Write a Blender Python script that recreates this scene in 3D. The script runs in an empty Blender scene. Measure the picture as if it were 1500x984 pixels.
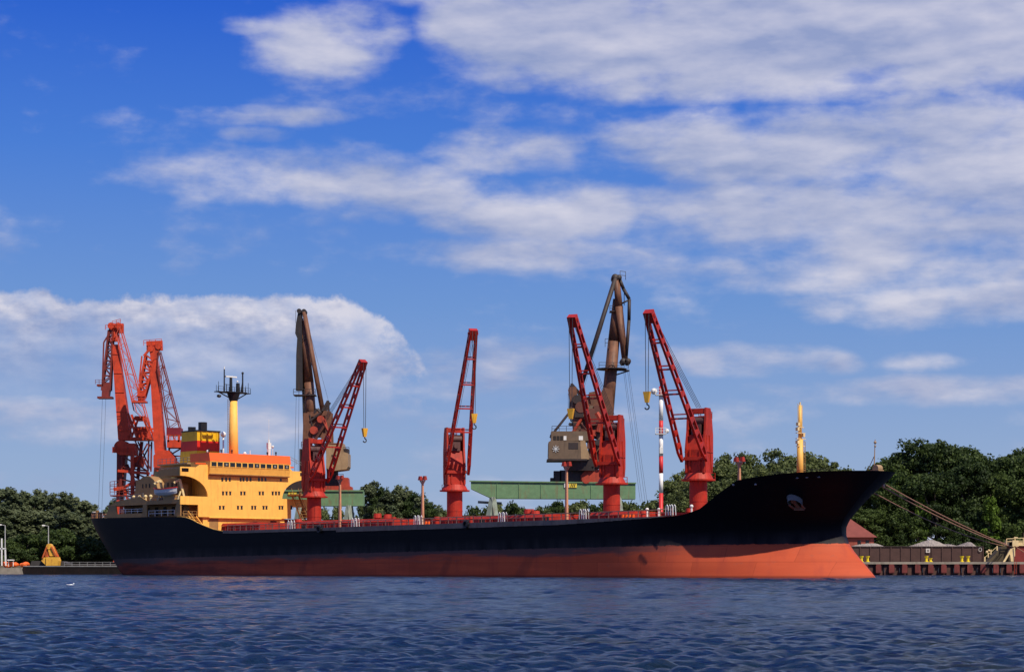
import bpy, math, random
import numpy as np
from mathutils import Vector, Matrix
random.seed(7)
C = bpy.context.scene.collection
SC = bpy.context.scene
FPX, HZ, CAMH = 2902.0, 832.0, 1.32

# ------------------------------------------------------------------ camera
cd = bpy.data.cameras.new('camera'); cam = bpy.data.objects.new('camera', cd); C.objects.link(cam)
cd.sensor_width = 36.0; cd.sensor_fit = 'HORIZONTAL'; cd.lens = 36.0*FPX/1500.0
cd.shift_y = (HZ-492.0)/1500.0
cd.clip_start = 0.5; cd.clip_end = 20000
cam.location = (0, 0, CAMH); cam.rotation_euler = (math.radians(90), 0, 0)
SC.camera = cam
SC.view_settings.view_transform = 'Standard'; SC.view_settings.look = 'None'
SC.view_settings.exposure = 0.0; SC.view_settings.gamma = 1.0
SC.view_settings.use_curve_mapping = False

# ------------------------------------------------------------------ sun
SUN_AZ = math.atan2(0.648, -0.762)          # compass style: x=sin, y=cos
SUN_EL = math.radians(52)
sd = bpy.data.lights.new('sun', 'SUN'); sun = bpy.data.objects.new('sun', sd); C.objects.link(sun)
sd.energy = 5.0; sd.angle = math.radians(0.5); sd.color = (1.0, 0.90, 0.74)
tosun = Vector((math.sin(SUN_AZ)*math.cos(SUN_EL), math.cos(SUN_AZ)*math.cos(SUN_EL), math.sin(SUN_EL)))
sun.rotation_euler = tosun.to_track_quat('Z', 'Y').to_euler()

# ------------------------------------------------------------------ world: sky + clouds (by direction)
W = bpy.data.worlds.new('World'); SC.world = W; W.use_nodes = True
nt = W.node_tree; nt.nodes.clear()
def N(t, **k):
    n = nt.nodes.new(t)
    for a, b in k.items(): setattr(n, a, b)
    return n
def lk(a, b): nt.links.new(a, b)
def mth(op, a, b=None, c=None, clamp=False):
    n = N('ShaderNodeMath', operation=op); n.use_clamp = clamp
    for i, x in enumerate((a, b, c)):
        if x is None: continue
        if isinstance(x, (int, float)): n.inputs[i].default_value = x
        else: lk(x, n.inputs[i])
    return n.outputs[0]
def mixc(f, a, b, blend='MIX'):
    n = N('ShaderNodeMix', data_type='RGBA', blend_type=blend)
    for s, x in ((n.inputs[0], f), (n.inputs[6], a), (n.inputs[7], b)):
        if isinstance(x, (int, float)): s.default_value = x
        elif isinstance(x, tuple): s.default_value = (*x, 1)
        else: lk(x, s)
    return n.outputs[2]
out = N('ShaderNodeOutputWorld'); bg = N('ShaderNodeBackground'); lk(bg.outputs[0], out.inputs[0])
sky = N('ShaderNodeTexSky', sky_type='NISHITA'); sky.sun_disc = False
sky.sun_elevation = SUN_EL; sky.sun_rotation = SUN_AZ
sky.air_density = 1.0; sky.dust_density = 0.6; sky.ozone_density = 2.0
SKY_STR = 0.085
skyc = mixc(1.0, sky.outputs[0], (SKY_STR*0.55, SKY_STR*0.80, SKY_STR*1.35), 'MULTIPLY')
tc = N('ShaderNodeTexCoord'); sep = N('ShaderNodeSeparateXYZ'); lk(tc.outputs['Generated'], sep.inputs[0])
az = mth('ARCTAN2', sep.outputs[0], sep.outputs[1])
el = mth('ARCSINE', sep.outputs[2])
A = mth('ADD', mth('MULTIPLY', az, FPX/100), 7.5)        # units of 100 px of the photograph's angle
B = mth('MULTIPLY', el, FPX/100)                          # 100 px above horizon
# own gradient of clear air: deep blue overhead, pale near the horizon
gr = N('ShaderNodeValToRGB'); lk(mth('MULTIPLY', B, 0.1, clamp=True), gr.inputs[0])
cr = gr.color_ramp; cr.elements[0].position = 0.0; cr.elements[0].color = (.36, .45, .63, 1)
cr.elements[1].position = 1.0; cr.elements[1].color = (.004, .05, .48, 1)
for p, c in ((.16, (.295, .405, .625)), (.38, (.155, .30, .63)), (.60, (.062, .20, .66)), (.80, (.016, .11, .62))):
    e = cr.elements.new(p); e.color = (*c, 1)
clear = mixc(0.86, skyc, gr.outputs[0])
cv = N('ShaderNodeCombineXYZ'); lk(A, cv.inputs[0]); lk(B, cv.inputs[1])
def noise(vec, sx, sy, off=(0, 0), det=7, rough=0.55, dist=0.3):
    m = N('ShaderNodeMapping'); lk(vec, m.inputs[0])
    m.inputs['Scale'].default_value = (sx, sy, 1); m.inputs['Location'].default_value = (off[0], off[1], 3.7)
    n = N('ShaderNodeTexNoise'); lk(m.outputs[0], n.inputs[0])
    n.inputs['Scale'].default_value = 1.0; n.inputs['Detail'].default_value = det
    n.inputs['Roughness'].default_value = rough; n.inputs['Distortion'].default_value = dist
    return n.outputs[0]
EL = [(4.6,.90,1.0,.50,.85),(5.3,.62,.8,.42,.75),(3.8,.66,.6,.14,.6),(5.9,.15,.8,.25,.5),(6.8,.55,.75,.55,1.0),(8.7,.72,2.2,.70,1.45),(11.8,.66,3.1,.95,1.5),(14.6,.9,1.7,1.1,1.3),
      (10.4,1.38,2.2,.30,.9),(7.6,1.38,.35,.12,.6),(3.9,1.86,1.1,.14,.5),(3.8,2.14,.5,.13,.6),(4.6,2.65,2.4,.42,.85),(5.0,2.35,1.0,.2,.5),(7.4,2.35,1.4,.34,.8),(6.6,3.0,1.6,.42,.75),
      (11.2,2.35,2.5,.60,1.15),(14.2,2.4,1.8,1.0,1.1),(8.6,3.15,2.5,.46,1.05),(11.6,3.2,3.2,.62,1.02),(13.2,3.75,2.6,.62,.95),(8.2,3.75,2.0,.3,.65),(11,4.0,3,.3,.5),
      (14.2,4.55,2.2,.35,.7),(12.2,4.6,.8,.2,.45),
      (10.9,5.30,1.4,.24,.8),(12.3,5.38,.32,.16,.7),(13.5,5.35,.7,.14,.55),(13.6,5.80,1.9,.22,.9),(11.6,5.75,.8,.14,.4),(8.0,5.6,1.6,.35,.45),(4.0,6.15,.7,.33,.75),(5.7,6.2,.9,.25,.45),(1.2,6.2,2.4,.40,.55),(7.4,5.3,1.6,.3,.5),(9.5,6.1,2.6,.3,.45),(2.6,5.6,2.2,.5,.45),(6.6,3.75,1.2,.22,.5)]
tot = None
for (u, v, ru, rv, am) in EL:
    dx = mth('MULTIPLY', mth('SUBTRACT', A, u), 1/ru)
    dy = mth('MULTIPLY', mth('SUBTRACT', B, (HZ/100)-v), 1/rv)
    r = mth('MULTIPLY_ADD', dx, dx, mth('MULTIPLY', dy, dy))
    g = mth('MULTIPLY', mth('MAXIMUM', mth('SUBTRACT', 1.0, mth('MULTIPLY', r, 0.62)), 0.0), am)
    tot = g if tot is None else mth('MAXIMUM', tot, g)
# elsewhere on the dome: generic scattered clouds
outside = mth('GREATER_THAN', mth('ABSOLUTE', mth('SUBTRACT', A, 7.5)), 9.3)
gen = mth('MULTIPLY', noise(cv.outputs[0], .16, .35, (5, 9)), mth('ADD', mth('MULTIPLY', outside, .75), .0))
tot = mth('MAXIMUM', tot, gen)
n1 = noise(cv.outputs[0], .50, 1.40, (0, 0), 8, .53, .0)
n2 = noise(cv.outputs[0], .50, 1.40, (.05, .22), 8, .53, .0)
n3 = noise(cv.outputs[0], .32, 1.25, (11, 4), 6, .52, .0)
n6 = noise(cv.outputs[0], 1.25, 2.1, (6, 3), 8, .56, .15)
dens = mth('ADD', mth('MULTIPLY', tot, .9), mth('ADD', mth('MULTIPLY', mth('SUBTRACT', n1, .46), 1.7), mth('MULTIPLY', mth('SUBTRACT', n6, .5), 1.15)))
cover = N('ShaderNodeMapRange', interpolation_type='SMOOTHSTEP'); lk(dens, cover.inputs[0])
cover.inputs[1].default_value = .08; cover.inputs[2].default_value = 1.0; cover.inputs[4].default_value = .90
# the flat-topped cumulus bank on the left: a crisper upper edge
topline = mth('ADD', 3.93, mth('MULTIPLY', mth('SUBTRACT', noise(cv.outputs[0], 1.7, 1.5, (2, 2), 8, .62, 0), .5), .62))
over = mth('MAXIMUM', mth('SUBTRACT', A, 4.95), 0.0)
topline = mth('SUBTRACT', topline, mth('MULTIPLY', mth('MULTIPLY', over, over), .55))
dtop = mth('SUBTRACT', topline, B)
bank_top = mth('MULTIPLY', dtop, 9.0, clamp=True)
bank_bot = mth('SUBTRACT', 1.0, mth('MULTIPLY', mth('SUBTRACT', dtop, .35), .72), clamp=True)
bank_r = mth('MULTIPLY', mth('SUBTRACT', mth('ADD', 6.3, mth('MULTIPLY', mth('SUBTRACT', noise(cv.outputs[0], 1.9, 2.2, (7, 2), 8, .62, 0), .5), 2.6)), A), 1.6, clamp=True)
bank = mth('MULTIPLY', mth('MULTIPLY', bank_top, bank_bot), mth('MULTIPLY', bank_r, mth('GREATER_THAN', A, -3.0)))
bank = mth('MULTIPLY', bank, mth('MULTIPLY_ADD', n6, 1.7, .02, clamp=True))
n4 = noise(cv.outputs[0], 1.5, 2.4, (4, 8), 7, .58, 0); n5 = noise(cv.outputs[0], 1.5, 2.4, (4.06, 8.22), 7, .58, 0)
cov = mth('MAXIMUM', cover.outputs[0], mth('MULTIPLY', bank, .95))
relief = mth('MULTIPLY', mth('SUBTRACT', n1, n2), 2.1)
bright = mth('ADD', mth('ADD', relief, mth('MULTIPLY', mth('SUBTRACT', n3, .45), 1.9)), .32)
edge = mth('MULTIPLY', mth('MULTIPLY', bank_top, mth('SUBTRACT', 1.0, mth('MULTIPLY', dtop, 1.9), clamp=True)), mth('MULTIPLY', bank_r, .45))
puff = mth('MULTIPLY', mth('SUBTRACT', 1.0, mth('ADD', mth('POWER', mth('ABSOLUTE', mth('MULTIPLY', mth('SUBTRACT', A, 5.3), 1.7)), 2.0), mth('POWER', mth('ABSOLUTE', mth('MULTIPLY', mth('SUBTRACT', B, 3.35), 2.2)), 2.0)), clamp=True), .75)
billow = mth('MULTIPLY', mth('MULTIPLY', mth('SUBTRACT', n4, n5), 2.6), bank)
bright = mth('ADD', mth('ADD', mth('ADD', bright, billow), edge), puff, clamp=True)
cloudc = mixc(bright, (.31, .37, .58), (.69, .68, .77))
final = mixc(cov, clear, cloudc)
below = mth('LESS_THAN', sep.outputs[2], -0.002)
final = mixc(below, final, (.03, .05, .09))
lk(final, bg.inputs[0]); bg.inputs[1].default_value = 1.0

# ------------------------------------------------------------------ helpers
def P(u, v, Y, dx=0, dz=0):
    """a point at depth Y (m) seen at photo pixel u, v"""
    return Vector(((u-750)/FPX*Y+dx, Y, (HZ-v)/FPX*Y+CAMH+dz))

class MB:
    def __init__(s): s.v = []; s.f = []; s.m = []; s.mi = 0
    def add(s, vs, fs):
        b = len(s.v); s.v += [tuple(p) for p in vs]; s.f += [tuple(b+i for i in f) for f in fs]; s.m += [s.mi]*len(fs); return s
    def hexa(s, p): return s.add(p, [(0,3,2,1),(4,5,6,7),(0,1,5,4),(1,2,6,5),(2,3,7,6),(3,0,4,7)])
    def box(s, x0, x1, y0, y1, z0, z1):
        x0, x1 = sorted((x0, x1)); y0, y1 = sorted((y0, y1)); z0, z1 = sorted((z0, z1))
        return s.hexa([(x0,y0,z0),(x1,y0,z0),(x1,y1,z0),(x0,y1,z0),(x0,y0,z1),(x1,y0,z1),(x1,y1,z1),(x0,y1,z1)])
    def frame(s, a, b, up=None):
        a = Vector(a); b = Vector(b); d = (b-a).normalized()
        up = Vector(up) if up is not None else Vector((0,0,1))
        if abs(d.dot(up.normalized())) > .98: up = Vector((1,0,0)) if abs(d.x) < .9 else Vector((0,1,0))
        x = d.cross(up).normalized(); y = x.cross(d).normalized(); return a, b, x, y
    def beam(s, a, b, w, h=None, up=None, w1=None, h1=None):
        h = h or w; w1 = w1 or w; h1 = h1 or h
        a, b, x, y = s.frame(a, b, up)
        p = [a+x*i*w/2+y*j*h/2 for i, j in ((-1,-1),(1,-1),(1,1),(-1,1))]+[b+x*i*w1/2+y*j*h1/2 for i, j in ((-1,-1),(1,-1),(1,1),(-1,1))]
        return s.hexa(p)
    def tube(s, a, b, r, r1=None, n=8, caps=True):
        r1 = r if r1 is None else r1
        a, b, x, y = s.frame(a, b)
        vs = []
        for c, q in ((a, r), (b, r1)):
            for k in range(n):
                t = 2*math.pi*k/n; vs.append(c+x*math.cos(t)*q+y*math.sin(t)*q)
        fs = [(k, (k+1) % n, n+(k+1) % n, n+k) for k in range(n)]
        if caps: fs += [tuple(range(n-1, -1, -1)), tuple(range(n, 2*n))]
        return s.add(vs, fs)
    def path(s, pts, r, n=6):
        for a, b in zip(pts[:-1], pts[1:]): s.tube(a, b, r, n=n)
        return s
    def prism(s, pts, off):
        """closed 3-D outline extruded by the vector off"""
        n = len(pts); off = Vector(off); pts = [Vector(p) for p in pts]
        vs = pts+[p+off for p in pts]
        return s.add(vs, [tuple(range(n-1,-1,-1)), tuple(range(n, 2*n))]+[(k,(k+1)%n,n+(k+1)%n,n+k) for k in range(n)])
    def ball(s, c, r, nu=10, nv=6, sx=1, sy=1, sz=1):
        vs = []; fs = []
        for j in range(nv+1):
            ph = math.pi*j/nv
            for i in range(nu):
                t = 2*math.pi*i/nu
                vs.append((c[0]+sx*r*math.sin(ph)*math.cos(t), c[1]+sy*r*math.sin(ph)*math.sin(t), c[2]+sz*r*math.cos(ph)))
        for j in range(nv):
            for i in range(nu): fs.append((j*nu+i, (j+1)*nu+i, (j+1)*nu+(i+1)%nu, j*nu+(i+1)%nu))
        return s.add(vs, fs)
    def rail(s, pts, h=1.0, r=.04, step=2.0, mid=1):
        for a, b in zip(pts[:-1], pts[1:]):
            a = Vector(a); b = Vector(b); n = max(1, round((b-a).length/step))
            for k in range(n+1):
                p = a.lerp(b, k/n); s.beam(p, p+Vector((0,0,h)), r*1.6)
            for q in range(mid+1):
                z = Vector((0,0,h*(1-q/(mid+1)))); s.beam(a+z, b+z, r*1.4)
        return s
    def lattice(s, a0, a1, b0, b1, r, n, rr=None):
        """two chords a0-a1 and b0-b1 braced zig-zag"""
        rr = rr or r*.7; a0, a1, b0, b1 = map(Vector, (a0, a1, b0, b1))
        s.beam(a0, a1, r); s.beam(b0, b1, r)
        for k in range(n):
            t0, t1 = k/n, (k+1)/n
            s.beam(a0.lerp(a1, t0), b0.lerp(b1, t0), rr)
            if k % 2: s.beam(a0.lerp(a1, t0), b0.lerp(b1, t1), rr)
            else: s.beam(b0.lerp(b1, t0), a0.lerp(a1, t1), rr)
        s.beam(a1, b1, rr); return s
    def truss(s, c0, c1, w0, d0, w1, d1, n, r, rr=None, side=(1,0,0)):
        """four-chord lattice boom"""
        c0, c1 = Vector(c0), Vector(c1); d = (c1-c0).normalized(); x = Vector(side); x = (x-d*x.dot(d)).normalized(); y = d.cross(x)
        q0 = [c0+x*i*w0/2+y*j*d0/2 for i, j in ((-1,-1),(1,-1),(1,1),(-1,1))]
        q1 = [c1+x*i*w1/2+y*j*d1/2 for i, j in ((-1,-1),(1,-1),(1,1),(-1,1))]
        for k in range(4): s.lattice(q0[k], q1[k], q0[(k+1)%4], q1[(k+1)%4], r, n, rr)
        return s
    def build(s, name, mat, parent=None, smooth=False):
        me = bpy.data.meshes.new(name); me.from_pydata(s.v, [], s.f); me.update()
        mats = mat if isinstance(mat, (list, tuple)) else [mat]
        for m in mats: me.materials.append(m)
        if len(mats) > 1: me.polygons.foreach_set('material_index', s.m)
        if smooth: me.polygons.foreach_set('use_smooth', [True]*len(me.polygons))
        o = bpy.data.objects.new(name, me); C.objects.link(o)
        if parent is not None: o.parent = parent
        return o

def tag(o, label=None, cat=None, group=None, kind=None):
    for k, v in (('label', label), ('category', cat), ('group', group), ('kind', kind)):
        if v: o[k] = v
    return o
def empty(name, loc=(0,0,0), rz=0, parent=None):
    o = bpy.data.objects.new(name, None); C.objects.link(o); o.location = loc; o.rotation_euler = (0,0,rz)
    if parent is not None: o.parent = parent
    return o
def copy_tree(o, parent=None):
    c = o.copy(); C.objects.link(c)
    if parent is not None: c.parent = parent
    for ch in list(o.children): copy_tree(ch, c)
    return c

# ------------------------------------------------------------------ materials
MATS = {}
def mat(name, col, rough=.55, var=.18, stain=None, samt=0.0, sscale=(.7,.7,.12), metal=0.0, nscale=.8, bump=0.0, spec=.4, fade=None):
    """weathered paint: base colour with large uneven fading, dirt and vertical streaks"""
    if name in MATS: return MATS[name]
    m = bpy.data.materials.new(name); m.use_nodes = True; t = m.node_tree; b = t.nodes['Principled BSDF']
    b.inputs['Roughness'].default_value = rough; b.inputs['Metallic'].default_value = metal
    b.inputs['Specular IOR Level'].default_value = spec
    def nn(ty, **k):
        x = t.nodes.new(ty)
        for a, c in k.items(): setattr(x, a, c)
        return x
    co = nn('ShaderNodeTexCoord'); n = nn('ShaderNodeTexNoise'); t.links.new(co.outputs['Object'], n.inputs[0])
    n.inputs['Scale'].default_value = nscale; n.inputs['Detail'].default_value = 6; n.inputs['Roughness'].default_value = .62
    r = nn('ShaderNodeMapRange'); t.links.new(n.outputs[0], r.inputs[0])
    r.inputs[1].default_value = .3; r.inputs[2].default_value = .7; r.inputs[3].default_value = 1-var; r.inputs[4].default_value = 1+var
    mx = nn('ShaderNodeMix', data_type='RGBA', blend_type='MULTIPLY'); mx.inputs[0].default_value = 1
    mx.inputs[6].default_value = (*col, 1)
    t.links.new(r.outputs[0], mx.inputs[7]); last = mx.outputs[2]
    if stain:
        mp = nn('ShaderNodeMapping'); t.links.new(co.outputs['Object'], mp.inputs[0]); mp.inputs['Scale'].default_value = sscale
        n2 = nn('ShaderNodeTexNoise'); t.links.new(mp.outputs[0], n2.inputs[0]); n2.inputs['Scale'].default_value = 2.2; n2.inputs['Detail'].default_value = 7
        n2.inputs['Roughness'].default_value = .65
        r2 = nn('ShaderNodeMapRange', interpolation_type='SMOOTHSTEP'); t.links.new(n2.outputs[0], r2.inputs[0])
        r2.inputs[1].default_value = .50; r2.inputs[2].default_value = .72; r2.inputs[4].default_value = samt
        m2 = nn('ShaderNodeMix', data_type='RGBA'); t.links.new(r2.outputs[0], m2.inputs[0]); t.links.new(last, m2.inputs[6])
        m2.inputs[7].default_value = (*stain, 1); last = m2.outputs[2]
    t.links.new(last, b.inputs['Base Color'])
    if bump:
        bp = nn('ShaderNodeBump'); bp.inputs['Strength'].default_value = bump; bp.inputs['Distance'].default_value = .1
        t.links.new(n.outputs[0], bp.inputs['Height']); t.links.new(bp.outputs[0], b.inputs['Normal'])
    MATS[name] = m; return m
RUST = (.10, .035, .018)
M_red = mat('ship_red', (.40, .024, .008), .6, .26, (.13,.025,.014), .8)
M_jib = mat('jib_red', (.38, .020, .010), .5, .2, (.10,.02,.015), .6)
M_dkred = mat('deck_red', (.30, .022, .012), .65, .25, RUST, .8)
M_yel = mat('house_yellow', (.95, .50, .095), .6, .07, (.42,.20,.06), .40, (.9,.9,.10))
M_org = mat('bridge_orange', (.86, .13, .018), .45, .06, (.55,.12,.03), .3)
M_buff_shade = mat('buff_shade', (.33, .185, .062), .6, .14, (.22,.12,.05), .5)  # house sides' shade put into the paint colour; also stairs and small fittings
M_glass = mat('glass', (.012, .010, .010), .12, .1, spec=.6)
M_hole = mat('dark_inside', (.02, .016, .014), .8, .3)
M_black = mat('black_paint', (.012, .012, .014), .5, .2)
M_white = mat('white_paint', (.78, .77, .72), .5, .08, (.4,.33,.25), .3)
M_rail = mat('rail_brown', (.56, .27, .15), .6, .2, RUST, .6)
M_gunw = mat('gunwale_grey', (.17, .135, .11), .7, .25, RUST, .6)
M_grey = mat('grey_paint', (.25, .25, .24), .6, .15, (.12,.09,.07), .5)
M_wire = mat('steel_wire', (.045, .045, .05), .5, .1)
M_hook = mat('hook_yellow', (.72, .38, .03), .5, .15, RUST, .4)
M_fyel = mat('funnel_yellow', (.80, .47, .010), .5, .08, (.30,.17,.02), .45)
M_fred = mat('funnel_red', (.66, .02, .008), .5, .08, (.2,.02,.02), .4)
M_brown = mat('crane_brown', (.165, .070, .036), .6, .3, (.035,.018,.014), .85)
M_brdk = mat('crane_dark', (.035, .026, .024), .6, .3, RUST, .5)
M_tan = mat('cabin_tan', (.36, .235, .12), .6, .14, (.16,.09,.05), .5)
M_tand = mat('cabin_umber', (.155, .105, .065), .6, .16, (.07,.045,.03), .5)
M_green = mat('beam_green', (.145, .26, .125), .65, .16, (.22,.10,.05), .6, (.5,.5,.10))
M_ored = mat('crane_orange_red', (.60, .055, .014), .6, .22, (.20,.035,.02), .75)
M_ordk = mat('crane_oxide', (.20, .03, .02), .6, .25, (.03,.015,.015), .6)
M_machred = mat('machine_red', (.42, .055, .025), .6, .2, RUST, .7)
M_rope = mat('rope', (.30, .15, .09), .9, .2)
M_conc = mat('concrete', (.30, .26, .20), .85, .2, (.14,.12,.09), .5)
M_sheet = mat('sheet_piling', (.085, .040, .030), .8, .35, (.02,.014,.012), .7)
M_fender = mat('fender_timber', (.17, .035, .028), .8, .3, (.05,.02,.02), .7)
M_wallb = mat('wall_brown', (.070, .036, .030), .85, .2, (.06,.035,.03), .5, bump=.3)
M_heap = mat('aggregate', (.31, .27, .23), .95, .25, (.2,.17,.15), .6, (2,2,2), bump=.6, nscale=2)
M_roof = mat('roof_red', (.20, .050, .036), .8, .14, (.2,.05,.04), .5)
M_brick = mat('brick_red', (.30, .07, .045), .85, .2, (.15,.04,.03), .5)
M_signy = mat('sign_yellow', (.80, .60, .06), .5, .08, (.3,.2,.05), .4, (3,3,3))
M_bright = mat('bollard_yellow', (.80, .62, .02), .5, .1)
M_cream = mat('gantry_cream', (.78, .60, .30), .5, .1, (.5,.3,.12), .4)
M_barge = mat('barge_black', (.014, .011, .011), .8, .3, (.04,.02,.015), .6, spec=.1)
M_grab = mat('grab_yellow', (.78, .42, .05), .5, .15, (.30,.07,.02), .8, (.9,.9,.5))
M_oheap = mat('buoy_orange', (.80, .14, .02), .6, .2, (.4,.1,.03), .5)
M_lifeb = mat('lifeboat_white', (.62, .62, .60), .5, .06, (.35,.3,.25), .3)
M_silver = mat('worn_steel', (.27, .28, .29), .38, .15, (.2,.15,.12), .3, metal=.4)
M_trunk = mat('bark', (.10, .075, .055), .9, .25)
M_ground = mat('ground', (.11, .10, .06), .95, .3, (.06,.08,.03), .7, (.05,.05,.05), nscale=.2)

def foliage(name, c1, c2, c3):
    m = bpy.data.materials.new(name); m.use_nodes = True; t = m.node_tree; b = t.nodes['Principled BSDF']
    b.inputs['Roughness'].default_value = .6; b.inputs['Specular IOR Level'].default_value = .2
    g = t.nodes.new('ShaderNodeNewGeometry'); oi = t.nodes.new('ShaderNodeObjectInfo')
    n = t.nodes.new('ShaderNodeTexNoise'); n.inputs['Scale'].default_value = .28; n.inputs['Detail'].default_value = 3
    t.links.new(g.outputs['Position'], n.inputs[0])
    a = t.nodes.new('ShaderNodeMath'); a.operation = 'MULTIPLY_ADD'; t.links.new(oi.outputs['Random'], a.inputs[0]); a.inputs[1].default_value = .35
    t.links.new(n.outputs[0], a.inputs[2])
    a2 = t.nodes.new('ShaderNodeMath'); a2.operation = 'MULTIPLY_ADD'; t.links.new(g.outputs['Random Per Island'], a2.inputs[0]); a2.inputs[1].default_value = .30
    t.links.new(a.outputs[0], a2.inputs[2])
    r = t.nodes.new('ShaderNodeValToRGB'); t.links.new(a2.outputs[0], r.inputs[0])
    r.color_ramp.elements[0].position = .38; r.color_ramp.elements[0].color = (*c1, 1)
    r.color_ramp.elements[1].position = 1.1 if False else 1.0; r.color_ramp.elements[1].color = (*c3, 1)
    e = r.color_ramp.elements.new(.72); e.color = (*c2, 1)
    t.links.new(r.outputs[0], b.inputs['Base Color'])
    tr = t.nodes.new('ShaderNodeBsdfTranslucent'); t.links.new(r.outputs[0], tr.inputs[0])
    ms = t.nodes.new('ShaderNodeMixShader'); ms.inputs[0].default_value = .32
    t.links.new(b.outputs[0], ms.inputs[1]); t.links.new(tr.outputs[0], ms.inputs[2])
    t.links.new(ms.outputs[0], t.nodes['Material Output'].inputs[0])
    return m
F_dark = foliage('leaves_dark', (.018,.033,.010), (.038,.064,.017), (.080,.120,.028))
F_mid = foliage('leaves_mid', (.062,.085,.028), (.105,.135,.044), (.150,.180,.062))
F_lime = foliage('leaves_lime', (.060,.115,.015), (.095,.165,.020), (.13,.21,.03))
F_pine = foliage('leaves_pine', (.070,.098,.050), (.115,.145,.070), (.160,.190,.095))

# ------------------------------------------------------------------ water
def water():
    ncol, rmin, rmax, step = 1350, 12.0, 520.0, 1.0032
    rows = [rmin]
    while rows[-1] < rmax: rows.append(rows[-1]*step)
    Y = np.array(rows); T = np.linspace(-.36, .36, ncol)
    YY, TT = np.meshgrid(Y, T, indexing='ij'); XX = YY*TT
    rs = np.random.RandomState(3); Z = np.zeros_like(XX)
    wind = math.radians(-78)
    DX = XX.copy(); DY = YY.copy()
    for i in range(110):
        lam = .17*(1.15/.17)**(rs.rand()); k = 2*math.pi/lam
        th = wind+rs.normal(0, .60); amp = .0060*lam**.62
        ph = rs.rand()*6.28
        # damp what the mesh cannot resolve at that distance
        dmp = np.clip((lam/(YY*.0032)-1.6)/2.0, 0, 1)
        arg = k*(XX*math.cos(th)+YY*math.sin(th))+ph+.6*np.sin(XX*.07+YY*.05+i)
        Z += dmp*amp*np.sin(arg); 
        DX += -dmp*amp*math.cos(th)*np.cos(arg)*.8; DY += -dmp*amp*math.sin(th)*np.cos(arg)*.8
    for i in range(100):
        lam = .8*(4.6/.8)**(rs.rand()); k = 2*math.pi/lam; th = wind+rs.normal(0, .6); ph = rs.rand()*6.28
        dmp = np.clip((lam/(YY*.0032)-1.6)/2.0, 0, 1)*np.clip((YY-32)/75, .10, 1)
        arg = k*(XX*math.cos(th)+YY*math.sin(th))+ph+.8*np.sin(XX*.05+YY*.04+i)
        Z += dmp*.0058*lam**.80*np.sin(arg)*np.clip(1.15-YY/700, .5, 1)
    gust = .8+.35*np.sin(XX*.045+1.3*np.sin(YY*.03))*np.sin(YY*.06+XX*.01)
    Z *= gust
    co = np.stack([DX, DY, Z], -1).reshape(-1, 3).astype(np.float32)
    nr = len(Y); idx = np.arange(nr*ncol).reshape(nr, ncol)
    q = np.stack([idx[:-1,:-1], idx[:-1,1:], idx[1:,1:], idx[1:,:-1]], -1).reshape(-1, 4).astype(np.int32)
    me = bpy.data.meshes.new('water'); me.vertices.add(len(co)); me.vertices.foreach_set('co', co.ravel())
    me.loops.add(q.size); me.loops.foreach_set('vertex_index', q.ravel()); me.polygons.add(len(q))
    me.polygons.foreach_set('loop_start', np.arange(0, q.size, 4, dtype=np.int32))
    me.polygons.foreach_set('use_smooth', np.ones(len(q), dtype=bool))
    me.update(calc_edges=True); me.validate()
    o = bpy.data.objects.new('water', me); C.objects.link(o); o['kind'] = 'structure'
    m = bpy.data.materials.new('water'); m.use_nodes = True; t = m.node_tree; b = t.nodes['Principled BSDF']
    b.inputs['Roughness'].default_value = .17; b.inputs['IOR'].default_value = 1.33
    g = t.nodes.new('ShaderNodeNewGeometry')
    mp = t.nodes.new('ShaderNodeMapping'); t.links.new(g.outputs['Position'], mp.inputs[0]); mp.inputs['Scale'].default_value = (.55, 1.5, 1)
    n = t.nodes.new('ShaderNodeTexNoise'); t.links.new(mp.outputs[0], n.inputs[0]); n.inputs['Scale'].default_value = 4.6
    n.inputs['Detail'].default_value = 7; n.inputs['Roughness'].default_value = .6
    mp3 = t.nodes.new('ShaderNodeMapping'); t.links.new(g.outputs['Position'], mp3.inputs[0]); mp3.inputs['Scale'].default_value = (.55, .8, 1)
    n3 = t.nodes.new('ShaderNodeTexNoise'); t.links.new(mp3.outputs[0], n3.inputs[0]); n3.inputs['Scale'].default_value = 1.0
    n3.inputs['Detail'].default_value = 4
    sm = t.nodes.new('ShaderNodeMath'); sm.operation = 'MULTIPLY_ADD'; t.links.new(n3.outputs[0], sm.inputs[0]); sm.inputs[1].default_value = 2.2
    t.links.new(n.outputs[0], sm.inputs[2])
    bp = t.nodes.new('ShaderNodeBump'); bp.inputs['Strength'].default_value = 1.0; bp.inputs['Distance'].default_value = .42
    t.links.new(sm.outputs[0], bp.inputs['Height']); t.links.new(bp.outputs[0], b.inputs['Normal'])
    mp2 = t.nodes.new('ShaderNodeMapping'); t.links.new(g.outputs['Position'], mp2.inputs[0]); mp2.inputs['Scale'].default_value = (.55, .16, 1)
    n2 = t.nodes.new('ShaderNodeTexNoise'); t.links.new(mp2.outputs[0], n2.inputs[0]); n2.inputs['Scale'].default_value = 1; n2.inputs['Detail'].default_value = 5
    r = t.nodes.new('ShaderNodeValToRGB'); t.links.new(n2.outputs[0], r.inputs[0])
    r.color_ramp.elements[0].position = .35; r.color_ramp.elements[0].color = (.006,.027,.078,1)
    r.color_ramp.elements[1].position = .70; r.color_ramp.elements[1].color = (.026,.034,.022,1)
    e = r.color_ramp.elements.new(.55); e.color = (.009,.031,.072,1)
    t.links.new(r.outputs[0], b.inputs['Base Color'])
    me.materials.append(m)
    return o
water()

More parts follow.
